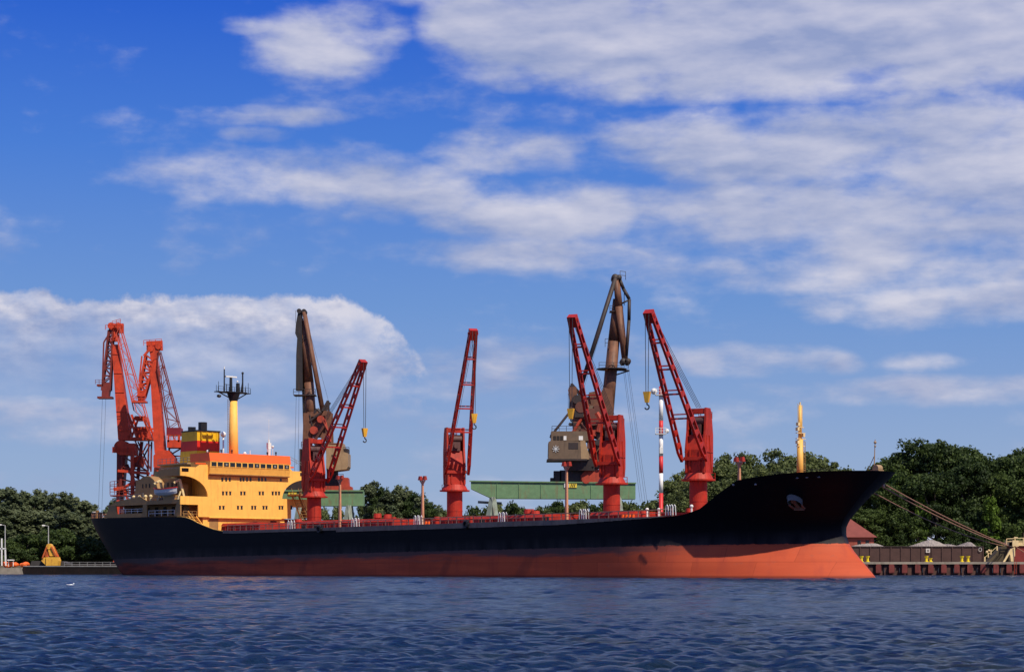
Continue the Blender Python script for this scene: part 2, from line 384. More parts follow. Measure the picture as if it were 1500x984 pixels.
# ------------------------------------------------------------------ land
# ship frame: s metres aft of the stem at the waterline, t metres to starboard
F = Vector((.674, -.738, 0)).normalized(); Nn = Vector((-.738, -.674, 0)).normalized()
BOW = Vector((48.76, 266.0, 0))
def wship(s, t, z=0): return BOW - F*s + Nn*t + Vector((0, 0, z))
def s_at(u, t):
    k = (u-750)/FPX; b = BOW+Nn*t
    return (b.x-k*b.y)/(F.x-k*F.y)
QZ = 2.45
ql = [Vector((900, 383, 0)), Vector((-37, 383, 0)), wship(230, -17), Vector((-125, 440, 0))]
mb = MB()
outer = [(900,383,QZ),(-34,383,QZ),(-98,452,QZ),(-104,470,QZ*.8),(-420,476,QZ*.6),(-4000,600,QZ*.6),(-4000,9000,QZ),(5000,9000,QZ),(5000,383,QZ)]
mb.add(outer, [tuple(range(len(outer)-1, -1, -1))])
gnd = mb.build('ground', M_ground); gnd['kind'] = 'structure'
mb = MB()
mb.add([(-4000,476,-1),(-104,470,-1),(-104,470,QZ*.8),(-420,476,QZ*.6),(-4000,600,QZ*.6)], [(0,1,2,3,4)])
sb = mb.build('shore_bank', mat('bank_mud', (.14,.115,.085), .9, .3)); sb['kind'] = 'structure'
# right quay: cope, sheet piling, fenders
qr = empty('quay_wall', (0, 383, 0)); tag(qr, 'brown sheet piled quay wall with vertical red fenders right of the bow', 'quay wall')
mb = MB(); mb.box(-36, 300, -.35, 2.2, QZ-.32, QZ+.12)
mb.build('cope', M_conc, qr)
mb = MB(); x = -36.0
while x < 300:
    mb.box(x, x+.75, .05, .35, -1.5, QZ-.32); mb.box(x+.75, x+1.5, .4, .7, -1.5, QZ-.32); x += 1.5
mb.build('sheet_piling', M_sheet, qr)
for i in range(16):
    u = 1286+i*19.1-38
    if u > 1530: break
    X = (u-750)/FPX*383
    mb = MB(); mb.box(X-.45, X+.45, -.55, .05, .35, QZ-.34); mb.box(X-.52, X+.52, -.62, -.55, .5, QZ-.6)
    mb.build('fender', M_fender, qr)
mb = MB(); X = (1486-750)/FPX*383
for dx in (-.22, .22): mb.beam((X+dx, -.75, .2), (X+dx, -.75, QZ+.1), .07)
for k in range(8): mb.beam((X-.22, -.75, .35+k*.28), (X+.22, -.75, .35+k*.28), .05)
mb.build('ladder', M_machred, qr)
# ship's quay (hidden side)
q2 = empty('berth_wall', (0,0,0)); tag(q2, 'dark sheet piled berth wall along the far side of the ship', 'quay wall')
mb = MB(); a, b = Vector((-34, 383, 0)), Vector((-98, 452, 0)); d = (b-a).normalized(); nrm = Vector((-d.y, d.x, 0))*-1
mb.prism([a+Vector((0,0,-1)), b+Vector((0,0,-1)), b+Vector((0,0,QZ-.01)), a+Vector((0,0,QZ-.01))], nrm*-.3)
mb.build('sheet_piling', M_sheet, q2)

# ------------------------------------------------------------------ the ship
ship = empty('cargo_ship', BOW, math.atan2(F.y, F.x))
tag(ship, 'long bulk carrier, black above red hull, yellow house aft and four red deck cranes', 'ship')
HB = 14.5
def L(s, t, z): return Vector((-s, -t, z))
def interp(x, tab):
    if x <= tab[0][0]: return tab[0][1]
    for (a, b), (c, d) in zip(tab[:-1], tab[1:]):
        if x <= c:
            k = (x-a)/(c-a); return b+(d-b)*k
    return tab[-1][1]
SHEER = [(-1.4,14.35),(3,14.2),(7,13.95),(11,13.5),(13.5,13.1),(15,12.6),(16.2,11.7),(17.5,10.7),(19,9.8),(21,9.05),(23.6,8.55),(28,8.35),(60,8.2),(100,8.0),(130,7.85),
         (133.5,7.95),(136,8.3),(138.5,8.85),(141,9.5),(143,10.15),(145,10.6),(147,10.8),(193,11.3)]
STEM = [(-2,-.9),(0,0.0),(1.2,1.3),(2.5,2.75),(3.6,3.95),(4.8,5.0),(6,5.6),(7,5.7),(8,5.3),(9.5,4.0),(11.5,2.0),(13,.2),(14.4,-1.4)]
STERN = [(-2,182),(0,184.5),(1.5,186),(3,187.3),(5,189),(7,190.6),(9,192),(11.3,193)]
ZL = [-2,-1,0,.8,1.6,2.4,3.2,4,4.8,5.6,6.4,7.2,8,9,10,11,12,13,14.4]
def halfb(s, z):
    k = min(1, max(0, z/14))
    s0 = interp(z, STEM); s1 = interp(z, STERN)
    le = 34-13*k**1.0 if z > 5 else 34-13*(5/14)
    e = (s-s0)/le; r = (s1-s)/(34-12*min(1, z/11))
    f = 1.0
    if e < 1: e = max(0, e); p = .80-.24*k; f *= (1-(1-e)**(1.9))**p
    if r < 1: r = max(0, r); f *= (1-(1-r)**2.2)**(.62)
    return HB*f
def hull():
    NS = []
    mb = MB()
    # normalised stations so that rows follow stem and stern outlines
    def station(q, z):
        s0 = interp(z, STEM); s1 = interp(z, STERN)
        return s0+(s1-s0)*q
    qs = [0,.0006,.002,.005,.01,.016,.024,.032,.04,.05,.06,.068,.076,.084,.092,.1,.108,.116,.124,.132,.145,.16,.18,.21,.25,.3,.4,.5,.6,.66,.68,.69,.70,.71,.72,.73,.74,.75,.76,.77,.78,.80,.82,.84,.86,.88,.90,.92,.94,.955,.97,.98,.988,.994,.998,1]
    NP = 30
    for side in (1, -1):
        rows = []
        for q in qs:
            row = []
            # top z at this station (solve with sheer)
            zt = 10.0
            for _ in range(12): zt = interp(station(q, zt), SHEER)
            for j in range(NP):
                z = -2+(zt+2)*j/(NP-1)
                s = station(q, z); row.append(L(s, side*halfb(s, z), z))
            rows.append(row)
        vs = [p for r in rows for p in r]; fs = []
        for i in range(len(rows)-1):
            for j in range(NP-1):
                f = (i*NP+j, (i+1)*NP+j, (i+1)*NP+j+1, i*NP+j+1)
                fs.append(f if side == 1 else f[::-1])
        mb.add(vs, fs)
        if side == 1: EDGE = [r[-1].copy() for r in rows]
    return mb, EDGE
hm = bpy.data.materials.new('hull_paint'); hm.use_nodes = True; t = hm.node_tree; b = t.nodes['Principled BSDF']
def T(ty, **k):
    x = t.nodes.new(ty)
    for a_, c_ in k.items(): setattr(x, a_, c_)
    return x
def TM(op, a, b_=None, c=None, clamp=False):
    n = T('ShaderNodeMath', operation=op); n.use_clamp = clamp
    for i, x in enumerate((a, b_, c)):
        if x is None: continue
        if isinstance(x, (int, float)): n.inputs[i].default_value = x
        else: t.links.new(x, n.inputs[i])
    return n.outputs[0]
def TX(f, a, b_, bl='MIX'):
    n = T('ShaderNodeMix', data_type='RGBA', blend_type=bl)
    for s, x in ((n.inputs[0], f), (n.inputs[6], a), (n.inputs[7], b_)):
        if isinstance(x, (int, float)): s.default_value = x
        elif isinstance(x, tuple): s.default_value = (*x, 1)
        else: t.links.new(x, s)
    return n.outputs[2]
co = T('ShaderNodeTexCoord'); sp = T('ShaderNodeSeparateXYZ'); t.links.new(co.outputs['Object'], sp.inputs[0])
def TN(scale, loc=(0,0,0), det=6, rough=.6):
    mp = T('ShaderNodeMapping'); t.links.new(co.outputs['Object'], mp.inputs[0]); mp.inputs['Scale'].default_value = scale; mp.inputs['Location'].default_value = loc
    n = T('ShaderNodeTexNoise'); t.links.new(mp.outputs[0], n.inputs[0]); n.inputs['Scale'].default_value = 1
    n.inputs['Detail'].default_value = det; n.inputs['Roughness'].default_value = rough; return n.outputs[0]
zl = TM('SUBTRACT', sp.outputs[2], TM('MULTIPLY_ADD', sp.outputs[0], .0095, 4.75))   # height above the paint line
isred = TM('LESS_THAN', zl, 0.0)
streak = TN((.5,.5,.05)); broad = TN((.06,.06,.5), (3,1,2)); fine = TN((1.3,1.3,.7))
red = TX(TM('MULTIPLY', TM('SUBTRACT', broad, .40), 2.4, clamp=True), (.60,.105,.042), (.48,.074,.030))
red = TX(TM('MULTIPLY', TM('SUBTRACT', streak, .50), 2.2, clamp=True), red, (.40,.065,.04))
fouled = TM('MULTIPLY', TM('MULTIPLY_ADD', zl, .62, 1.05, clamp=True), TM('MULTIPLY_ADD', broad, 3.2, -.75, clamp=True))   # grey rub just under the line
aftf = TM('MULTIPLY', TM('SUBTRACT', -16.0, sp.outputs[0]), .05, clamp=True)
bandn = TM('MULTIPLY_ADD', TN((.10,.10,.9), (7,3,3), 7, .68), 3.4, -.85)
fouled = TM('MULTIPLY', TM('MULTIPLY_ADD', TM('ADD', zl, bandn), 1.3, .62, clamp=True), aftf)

aft_shade = TM('MULTIPLY', TM('SUBTRACT', -45.0, sp.outputs[0]), .0095, clamp=True)  # shade of the hull turning away aft, put into the red
grime_shade = TM('MULTIPLY', TM('ADD', aft_shade, .16), TM('MULTIPLY_ADD', TN((.035,.035,.35), (1,5,2), 6, .65), 2.8, -.55, clamp=True))  # patchy grime together with the painted aft shade
red = TX(grime_shade, red, (.12,.026,.020))
spots = TM('MULTIPLY', TM('SUBTRACT', TN((.9,.9,1.4), (2,7,1), 5, .7), .60), 7.0, clamp=True)
red = TX(TM('MULTIPLY', spots, .45), red, (.30,.10,.07))
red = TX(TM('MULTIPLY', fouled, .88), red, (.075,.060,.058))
weed = TM('MULTIPLY', TM('SUBTRACT', .42, sp.outputs[2]), 4.0, clamp=True)
red = TX(TM('MULTIPLY', weed, .65), red, (.10,.022,.016))
blk = TX(TM('MULTIPLY', TM('SUBTRACT', fine, .45), 2.0, clamp=True), (.0016,.0022,.0050), (.0035,.0042,.0080))
scuff = TM('MULTIPLY', TM('SUBTRACT', 1.0, TM('MULTIPLY', zl, .55), clamp=True), TM('MULTIPLY', TM('SUBTRACT', streak, .30), 2.6, clamp=True))
blk = TX(TM('MULTIPLY', scuff, .75), blk, (.050,.042,.044))
runs = TM('MULTIPLY', TM('SUBTRACT', TN((1.6,1.6,.06), (9,9,0), 5, .7), .62), 6.0, clamp=True)
blk = TX(TM('MULTIPLY', runs, .35), blk, (.05,.03,.025))
sc_ = TM('MULTIPLY', TM('SUBTRACT', TN((.25,.25,2.2), (4,1,8), 6, .7), .58), 8.0, clamp=True)
blk = TX(TM('MULTIPLY', sc_, .5), blk, (.018,.016,.018))
cmb = T('ShaderNodeCombineXYZ'); t.links.new(sp.outputs[0], cmb.inputs[0]); t.links.new(sp.outputs[2], cmb.inputs[1])
bk = T('ShaderNodeTexBrick'); t.links.new(cmb.outputs[0], bk.inputs[0]); bk.inputs['Scale'].default_value = 1.0
bk.inputs['Brick Width'].default_value = 8.5; bk.inputs['Row Height'].default_value = 2.2; bk.inputs['Mortar Size'].default_value = .035
bk.inputs['Color1'].default_value = (.90,.90,.90,1); bk.inputs['Color2'].default_value = (1.06,1.06,1.06,1); bk.inputs['Mortar'].default_value = (.74,.72,.70,1)
edge_n = TM('MULTIPLY', TM('SUBTRACT', TN((1.1,1.1,1.1), (8,3,1), 6, .7), .5), .5)
isred2 = TM('MULTIPLY', TM('ADD', TM('SUBTRACT', edge_n, zl), .02), 9.0, clamp=True)
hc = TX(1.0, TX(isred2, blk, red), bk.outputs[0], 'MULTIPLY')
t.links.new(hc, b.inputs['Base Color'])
b.inputs['Roughness'].default_value = .55; b.inputs['Specular IOR Level'].default_value = .10
bp = T('ShaderNodeBump'); bp.inputs['Strength'].default_value = .25; bp.inputs['Distance'].default_value = .06
t.links.new(TN((.35,.35,.45), (0,0,0), 3, .5), bp.inputs['Height']); t.links.new(bp.outputs[0], b.inputs['Normal'])
hmb, EDGE = hull()
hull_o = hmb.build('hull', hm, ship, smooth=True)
# decks: follow the hull outline
mb = MB(); n = len(EDGE)
def deck_z(s_, z_): return z_-.9 if s_ < 15.5 else (min(z_-.12, 8.15-.004*(s_-16)) if s_ < 149 else z_-.1)
ed = []
for p_, q_ in zip(EDGE[:-1], EDGE[1:]):
    ed.append(p_)
    for cut in (15.5, 149.0):
        if -p_.x < cut < -q_.x:
            k_ = (cut+p_.x)/(p_.x-q_.x)*1.0; m_ = p_.lerp(q_, k_); ed += [Vector((-cut+.01, m_.y, m_.z)), Vector((-cut-.01, m_.y, m_.z))]
ed.append(EDGE[-1]); n = len(ed)
dk = [Vector((p.x, -halfb(-p.x, deck_z(-p.x, p.z)-.3)*.985, deck_z(-p.x, p.z))) for p in ed]; dp = [Vector((p.x, -p.y, p.z)) for p in dk]
mb.add(dk+dp, [(i, n+i, n+i+1, i+1) for i in range(n-1)])
mb.build('deck', M_dkred, ship)
# gunwale strip, open main deck: dirty tan, edge highlight put into its colour
def sheer_pt(s, t_off=.0, dz=0):
    z = interp(s, SHEER); return L(s, halfb(s, z)+t_off, z+dz)
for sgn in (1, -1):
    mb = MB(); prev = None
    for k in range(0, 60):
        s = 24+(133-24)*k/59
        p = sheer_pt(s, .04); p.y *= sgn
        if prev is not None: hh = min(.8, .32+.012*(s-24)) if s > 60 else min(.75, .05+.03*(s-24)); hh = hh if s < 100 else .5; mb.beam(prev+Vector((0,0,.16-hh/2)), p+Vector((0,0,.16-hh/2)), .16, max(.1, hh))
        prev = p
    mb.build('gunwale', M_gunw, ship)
# yellow cap of the falling bulwark at the break of the poop
mb = MB(); prev = None
for k in range(16):
    s = 133+15*k/15; p = sheer_pt(s, .02, .05)
    if prev is not None: mb.beam(prev, p, .16, .12)
    prev = p
mb.build('bulwark_cap', M_yel, ship)
# side railing
for sgn in (1, -1):
    mb = MB(); prev = None
    for k in range(0, 56):
        s = 24.5+(132-24.5)*k/55
        p = sheer_pt(s, -.25, .05); p.y *= sgn
        q = p+Vector((0,0,1.05)); mb.beam(p, q, .12, .12)
        if prev is not None:
            mb.beam(prev+Vector((0,0,1.05)), q, .13, .13); mb.beam(prev+Vector((0,0,.58)), p+Vector((0,0,.58)), .07)
        prev = p
    mb.build('railing', M_rail, ship)
# white gangway hoops
for u in (427, 521, 613, 737, 856, 983):
    s = s_at(u, 14.2); z = interp(s, SHEER)
    mb = MB()
    for ds in (-.45, .45):
        for t0 in (14.55, 14.0):
            mb.path([L(s+ds-.25, t0, z+.15), L(s+ds-.18, t0, z+1.35), L(s+ds, t0, z+1.6), L(s+ds+.18, t0, z+1.35), L(s+ds+.25, t0, z+.15)], .06, 5)
    mb.build('ladder_hoop', M_white, ship)

# hatch coamings and covers
for (s0, s1) in ((36.5,45.5),(55,81.5),(92,119.5),(130,142)):
    z = 8.1; root = empty('hatch', (0,0,0), parent=ship)
    mb = MB(); mb.hexa([L(s1,-9,z-.4),L(s1,9,z-.4),L(s0,9,z-.4),L(s0,-9,z-.4),L(s1,-8.8,z+.95),L(s1,8.8,z+.95),L(s0,8.8,z+.95),L(s0,-8.8,z+.95)])
    k = s0+.8
    while k < s1-.4:
        mb.beam(L(k, 9.05, z), L(k, 8.95, z+.9), .14, .2); k += 1.6
    mb.build('coaming', M_dkred, root)
    nc = max(2, round((s1-s0)/4.4)); w = (s1-s0)/nc
    for i in range(nc):
        a0 = s0+i*w+.06; a1 = s0+(i+1)*w-.06
        mb = MB(); mb.hexa([L(a1,-9,z+.98),L(a1,9,z+.98),L(a0,9,z+.98),L(a0,-9,z+.98),L(a1,-8.6,z+1.5),L(a1,8.6,z+1.5),L(a0,8.6,z+1.5),L(a0,-8.6,z+1.5)])
        mb.build('hatch_cover', M_red, root)
# deck vents, winches and drums of red
for (u, tt, r, h) in ((553,6,.75,2.6),(568,6,.75,2.4),(577,7,.4,1.9),(775,4,.9,2.6),(784,4,.8,2.3),(1010,3,.6,2.0),(640,10,.5,1.6),(437,10,.7,1.9),(690,11,.4,1.5),(942,9,.5,1.7),(800,11.5,.4,1.4),(590,12,.4,1.3)):
    s = s_at(u, tt); z = 8.0; mb = MB(); mb.tube(L(s,tt,z-.2), L(s,tt,z+h*.72), r*.72, n=10); mb.tube(L(s,tt,z+h*.72), L(s,tt,z+h), r, r*.85, n=12)
    mb.build('vent', M_red, ship, smooth=False)
for (u, tt) in ((445,13.2),(463,13.2),(683,13.2),(706,13),(800,13),(470,12.5),(915,13),(925,13),(626,13.0)):
    s = s_at(u, tt); z = interp(s, SHEER)
    mb = MB(); mb.tube(L(s-.35,tt,z-.2), L(s-.35,tt,z+.75), .2, n=8); mb.tube(L(s+.35,tt,z-.2), L(s+.35,tt,z+.75), .2, n=8); mb.box(-s-.6,-s+.6,-tt-.3,-tt+.3,z-.25,z+.05)
    mb.build('bollard', M_org if u in (915,925,626) else M_black, ship)
for (u, tt) in ((965,4),(1068-20,3),(948,6),(1013,12)):
    s = s_at(u, tt); z = 8.2; mb = MB(); mb.tube(L(s,tt,z), L(s,tt,z+1.5), .14, n=8); mb.ball(L(s,tt,z+1.7), .26)
    mb.build('vent', M_white, ship)
# scupper marks and round fender tyre
for u in (468, 683):
    s = s_at(u, 14.7); z = interp(s, SHEER); mb = MB()
    for k in range(12):
        a0 = k*math.pi/6; a1 = (k+1)*math.pi/6
        mb.tube(L(s+.5*math.cos(a0),14.8,z-.1+.5*math.sin(a0)), L(s+.5*math.cos(a1),14.8,z-.1+.5*math.sin(a1)), .2, n=6)
    mb.build('tyre_fender', M_black, ship)
# deck lamp posts
for (u, v0, tt) in ((498,696,10.5),(619,697,9.5),(830,676,9.5),(1083,669,8)):
    s = s_at(u, tt); w = wship(s, tt); zt = (HZ-v0)/FPX*w.y+CAMH; z = interp(s, SHEER)-.3
    r = empty('lamp_post', (0,0,0), parent=ship)
    mb = MB(); mb.beam(L(s,tt,z), L(s,tt,zt-.8), .42, .42, w1=.26, h1=.26); mb.beam(L(s-.7,tt,zt-.75), L(s+.7,tt,zt-.75), .14); mb.beam(L(s-.6,tt,zt-.75), L(s,tt,zt-1.5), .12); mb.beam(L(s+.6,tt,zt-.75), L(s,tt,zt-1.5), .12)
    mb.build('pole', M_rail, r)
    for ds in (-.55, .55):
        mb = MB(); mb.hexa([L(s+ds+.3,tt-.3,zt-.65),L(s+ds+.3,tt+.3,zt-.65),L(s+ds-.3,tt+.3,zt-.65),L(s+ds-.3,tt-.3,zt-.65),L(s+ds+.2,tt-.2,zt),L(s+ds+.2,tt+.2,zt),L(s+ds-.2,tt+.2,zt),L(s+ds-.2,tt-.2,zt)])
        mb.build('lamp', M_dkred, r)

# ---- superstructure
def tu(u, s=147.0):
    """t on the cross-plane s whose point shows at column u"""
    k = (u-750)/FPX; b0 = BOW-F*s
    return (k*b0.y-b0.x)/(Nn.x-k*Nn.y)
SF = 147.0
sup = empty('superstructure', (0,0,0), parent=ship)
mb = MB()
# central block, recessed ground storey
mb.box(-170, -SF-.35, -8.3, 8.3, 10.87, 18.6)
mb.box(-168, -SF-.42, -9.3, 9.3, 7.4, 10.85); mb.box(-168, -SF-2.4, -14.2, 14.2, 7.4, 10.83)
mb.build('house', M_yel, sup)
mb = MB()
def arch(sg, n=12):
    pts = [(8.25, 10.86), (10.6, 10.86), (10.6, 13.1), (13.9, 13.1), (14.5, 13.1), (14.5, 14.65)]
    return [(sg*a, b_) for a, b_ in pts]
for sg in (1, -1):
    # band under the arch and the pier
    o1 = [(8.25,10.86),(10.6,10.86),(10.6,13.1),(14.5,13.1),(14.5,14.65),(8.25,14.65)]
    pts = [L(SF, sg*a, b_) for a, b_ in o1]
    mb.prism(pts, (-.35,0,0))
    # spandrel above the quarter arch + wing bulwark
    o2 = [(8.25,14.65)]
    for k in range(13):
        a = math.pi/2*k/12; o2.append((14.2-5.7*math.cos(a), 14.65+3.75*math.sin(a)))
    o2 += [(14.5,18.4),(14.5,20.05),(10.9,20.05),(10.3,20.6),(8.25,20.6)]
    mb.prism([L(SF, sg*a, b_) for a, b_ in o2], (-.35,0,0))
mb.box(-SF-.35, -SF, -8.25, 8.25, 10.86, 20.6)
mb.build('front_bulkhead', M_yel, sup)
mb = MB()
for sg in (1,-1):
    y0, y1 = sorted((sg*8.4, sg*14.48))
    mb.box(-SF-7.5, -SF-.36, y0, y1, 18.42, 18.65)       # wing deck
    mb.box(-SF-7.5, -SF-.36, sg*14.3 if sg>0 else -14.46, 14.46 if sg>0 else -14.3, 18.66, 19.7)
    mb.box(-SF-26, -SF-.36, *sorted((sg*8.35, sg*14.45)), 13.3, 13.52)     # boat deck
mb.build('side_deck', M_buff_shade, sup)
mb = MB(); mb.box(-SF-6, -SF-2.6, -14.35, -12.9, 13.55, 14.9); mb.build('deck_locker', M_buff_shade, sup)
# wing window openings (dark) and orange cap rails
for sg in (1,-1):
    mb = MB(); mb.box(-SF+.0, -SF+.03, *sorted((-sg*12.7, -sg*14.2)), 19.15, 19.8); mb.build('window', M_glass, sup)
    mb = MB(); mb.box(-SF-.4, -SF+.06, *sorted((-sg*8.9, -sg*11.2)), 20.62, 20.9); mb.build('cap_rail', M_org, sup)
# ledge shadow line over the recessed storey
mb = MB(); mb.box(-SF-.1, -SF+.14, -8.25, 8.25, 10.72, 10.86); mb.build('ledge', M_yel, sup)
# recessed storey openings
for (a, b_, z0, z1, m_) in ((7.9,5.9,8.2,10.6,M_buff_shade),(-2,-3.0,8.2,10.2,M_buff_shade),(-6,-7.4,8.2,10.4,M_hole)):
    mb = MB(); mb.box(-SF-.42, -SF-.38, -a, -b_, z0, z1); mb.build('door', m_, sup)
# windows of the front
rows = ((702.2,(850,877,903,980,1000,1025,1050,1110,1132,1156,1265)),(722.3,(855,880,906,984,1007,1115,1138,1207,1230,1252)),(743.3,(833,858,961,987,1062,1083,1142,1163,1256,1275,1340)))
for v, xs in rows:
    for x_ in xs:
        u = 150+x_/4.84; tt = tu(u); p = wship(SF, tt); z = (HZ-v)/FPX*p.y+CAMH
        if abs(tt) > 11.5: continue
        mb = MB(); mb.box(-SF+.004, -SF+.03, -tt-.21, -tt+.21, z-.33, z+.33); w_ = mb.build('window', M_glass, sup)
        mb = MB(); mb.box(-SF+.002, -SF+.10, -tt-.27, -tt+.27, z+.34, z+.42); mb.build('frame', M_buff_shade, w_)
# bridge
br = empty('bridge', (0,.7,0), parent=ship)
mb = MB(); SB = 146.25; bw = 9.15
pr = [(SB+.35,18.75),(SB-.05,20.2),(SB-.05,21.3),(SB+6.5,21.3),(SB+6.5,18.75)]
mb.prism([L(a, -bw, z) for a, z in pr], (0, -2*bw, 0) if False else (0, -0.0001, 0)) if False else None
mb.prism([L(a, bw, z) for a, z in pr], (0, 2*bw, 0))
mb.build('wheelhouse', M_yel, br)
mb = MB(); pr = [(SB-.1,21.302),(SB+.25,22.85),(SB+6.6,22.85),(SB+6.6,21.302)]
mb.prism([L(a, bw+.1, z) for a, z in pr], (0, 2*bw+.2, 0)); mb.build('parapet', M_org, br)
mb = MB(); mb.box(-SB-6, -SB-.5, -bw+.3, bw-.3, 18.55, 18.75); mb.box(-SB-.30, -SB+.0, -bw, bw, 18.82, 18.98); mb.build('sill', M_buff_shade, br)
for k in range(13):
    tt = 8.35-k*1.385; mb = MB(); mb.box(-SB+.055, -SB+.09, -tt-.55, -tt+.55, 20.32, 21.12); wdo = mb.build('window', M_glass, br)
    mb = MB(); mb.box(-SB+.05, -SB+.12, -tt-.60, -tt+.60, 20.24, 20.315); mb.box(-SB+.05, -SB+.12, -tt-.60, -tt+.60, 21.125, 21.19)
    mb.build('frame', M_yel, wdo)
    if k in (2, 7, 10, 12):
        mb = MB(); mb.tube((-SB+.10, -tt, 20.72), (-SB+.12, -tt, 20.72), .22, n=12); mb.build('clear_view_screen', M_grey, wdo)
for (tt, h_, r_) in ((9.0,.5,.16),(6.3,.45,.2),(3.9,.5,.2),(-4.2,.4,.2),(-6.2,.5,.2)):
    mb = MB(); mb.tube(L(SB+.6,tt,22.85), L(SB+.6,tt,22.85+h_), r_*.6); mb.ball(L(SB+.6,tt,22.9+h_), r_); mb.build('lamp', M_black, br)
mb = MB(); mb.ball(L(SB+1,9.0-1.2*0,23.1), .3); mb.ball(L(SB+2,.0,23.1), .32); mb.tube(L(SB+2,-1.2,22.8), L(SB+2,-1.2,23.7), .08); mb.build('antenna', M_white, br)
mb = MB(); s_, t_ = SB+1.5, -5.2
mb.tube(L(s_,t_,22.8), L(s_,t_,24.2), .28, .4); mb.box(-s_-.3,-s_+.3,-t_-.35,-t_+.35,24.2,25.3); mb.ball(L(s_,t_-.9,24.6), .28); mb.tube(L(s_,t_-.9,23), L(s_,t_-.9,24.5), .06); mb.tube(L(s_,t_,25.3), L(s_,t_,25.9), .18)
mb.tube(L(s_,t_,25.9), L(s_,t_,29.8), .03); mb.build('signal_mast', M_white, br)
mb = MB(); mb.rail([L(SB+.6,-9.3,22.85-.9), L(SB+.6,-14.3,20.0)], .9, .05); mb.build('railing', M_grey, br)

# side screens of the poop
mb = MB(); T0 = 14.42
def scr(pts): mb.prism([L(s, T0, z) for s, z in pts], (0, .22, 0))
scr([(147.1,11.0),(149.3,11.0),(148.4,13.3),(147.1,13.3)])
scr([(147.1,13.3),(172,13.3),(169.5,14.2),(161,14.9),(158.5,14.0),(147.1,14.05)])
scr([(158.6,11.0),(160.0,11.0),(160.0,13.3),(158.6,13.3)])
scr([(160.0,11.0),(174.0,11.0),(173.2,11.75),(160.0,11.75)])
scr([(169.3,11.75),(173.2,11.75),(172,13.3),(169.7,13.3)])
mb.build('side_screen', M_buff_shade, sup)
mb = MB()
def scr2(pts): mb.prism([L(s, -T0, z) for s, z in pts], (0, -.22, 0))
scr2([(147.1,11.0),(149.3,11.0),(148.4,13.3),(147.1,13.3)]); scr2([(147.1,13.3),(172,13.3),(169.5,14.2),(147.1,14.05)]); scr2([(158.6,11),(160,11),(160,13.3),(158.6,13.3)]); scr2([(160,11),(174,11),(173.2,11.75),(160,11.75)])
mb.build('side_screen', M_buff_shade, sup)
mb = MB(); mb.box(-172, -149.5, -11.2, 11.2, 10.9, 13.28); mb.build('deck_house', M_buff_shade, sup)
for k in range(7):
    mb = MB(); s0 = 151+k*2.9; mb.box(-s0-1.1, -s0, -11.24, -11.2, 11.3, 12.9); mb.build('door', M_hole, sup)
mb = MB(); mb.rail([L(149.6,14.1,11.05), L(158.4,14.1,11.05)], 1.1, .05, 2.2); mb.build('railing', M_white, sup); mb = MB(); mb.rail([L(160.4,14.0,11.8), L(169,14.0,11.8)], .8, .05, 2); mb.build('railing', M_white, sup)
# stairs in the front opening
mb = MB()
for dt in (11.2, 13.2):
    mb.beam(L(147.6,dt,10.9), L(150.4,dt,13.3), .12, .3)
for k in range(9): mb.beam(L(147.6+.31*k,11.2,11.0+.27*k), L(147.6+.31*k,13.2,11.0+.27*k), .25, .05)
mb.rail([L(147.4,13.6,10.9), L(147.4,10.7,10.9)], 1.0, .05, 1.0); mb.build('stair', M_buff_shade, sup)
mb = MB()
for t_ in (10.9, 12.6):
    mb.beam(L(143.8,t_,8.2), L(147.2,t_,10.9), .12, .3)
for k in range(9): mb.beam(L(143.9+.4*k,10.9,8.4+.3*k), L(143.9+.4*k,12.6,8.4+.3*k), .26, .05)
mb.rail([L(143.8,12.8,8.3), L(147.0,12.8,10.9)], 1.0, .05, 1.0); mb.build('stair', M_yel, sup)
mb = MB()
for t_ in (-10.5, -12.1):
    mb.beam(L(142.0,t_,8.2), L(146.8,t_,15.6), .14, .35); mb.beam(L(142.0,t_,9.3), L(146.8,t_,16.7), .07)
for k in range(14): mb.beam(L(142+.34*k,-10.5,8.5+.53*k), L(142+.34*k,-12.1,8.5+.53*k), .26, .05)
mb.build('stair', M_buff_shade, sup)
mb = MB(); mb.box(-146.9,-142.5,9.6,14.3,15.2,15.5); mb.rail([L(142.6,-9.7,15.5),L(142.6,-14.2,15.5)],1.0,.05,1.1); mb.build('side_deck', M_buff_shade, sup)

# after casing behind the arch and the round-topped housings
mb = MB(); mb.box(-169, -152.5, -10.4, 10.4, 13.54, 18.4); mb.build('house', M_buff_shade, sup)
mb = MB()
def rnd(s0, s1, z0, z1, t0, th, k=.5):
    c = (s0+s1)/2; r = (s1-s0)/2; pts = [(s0,z0),(s1,z0)]
    for i in range(11):
        a = math.pi*i/10; pts.append((c+r*math.cos(a), z1-r*k+r*k*math.sin(a)))
    mb.prism([L(s, t0, z) for s, z in pts], (0, th, 0))
rnd(157.6, 166.4, 13.55, 18.9, 12.4, 1.9, .95); mb.build('casing', M_buff_shade, sup); mb = MB()
rnd(150.4, 156.6, 13.55, 17.9, 12.0, 1.4, .35); mb.build('casing', M_buff_shade, sup); mb = MB()
rnd(157.6, 166.4, 13.55, 18.9, -10.5, 1.9, .95)
mb.build('casing', M_buff_shade, sup)
for ds in (160.8, 162, 163.2, 152.2, 153.6, 155):
    t0_ = 12.43 if ds > 157 else 12.03
    mb = MB(); mb.box(-ds-.2, -ds+.2, -t0_-.02, -t0_, 16.6, 17.4); mb.build('window', M_hole, sup)
mb = MB()
for ds in (158.5,160.3,162.5,164.5):
    mb = MB(); mb.tube(L(ds,13.6,13.5), L(ds,13.6,14.7), .22); mb.ball(L(ds,13.6,14.9), .34); mb.build('vent', M_cream, sup)
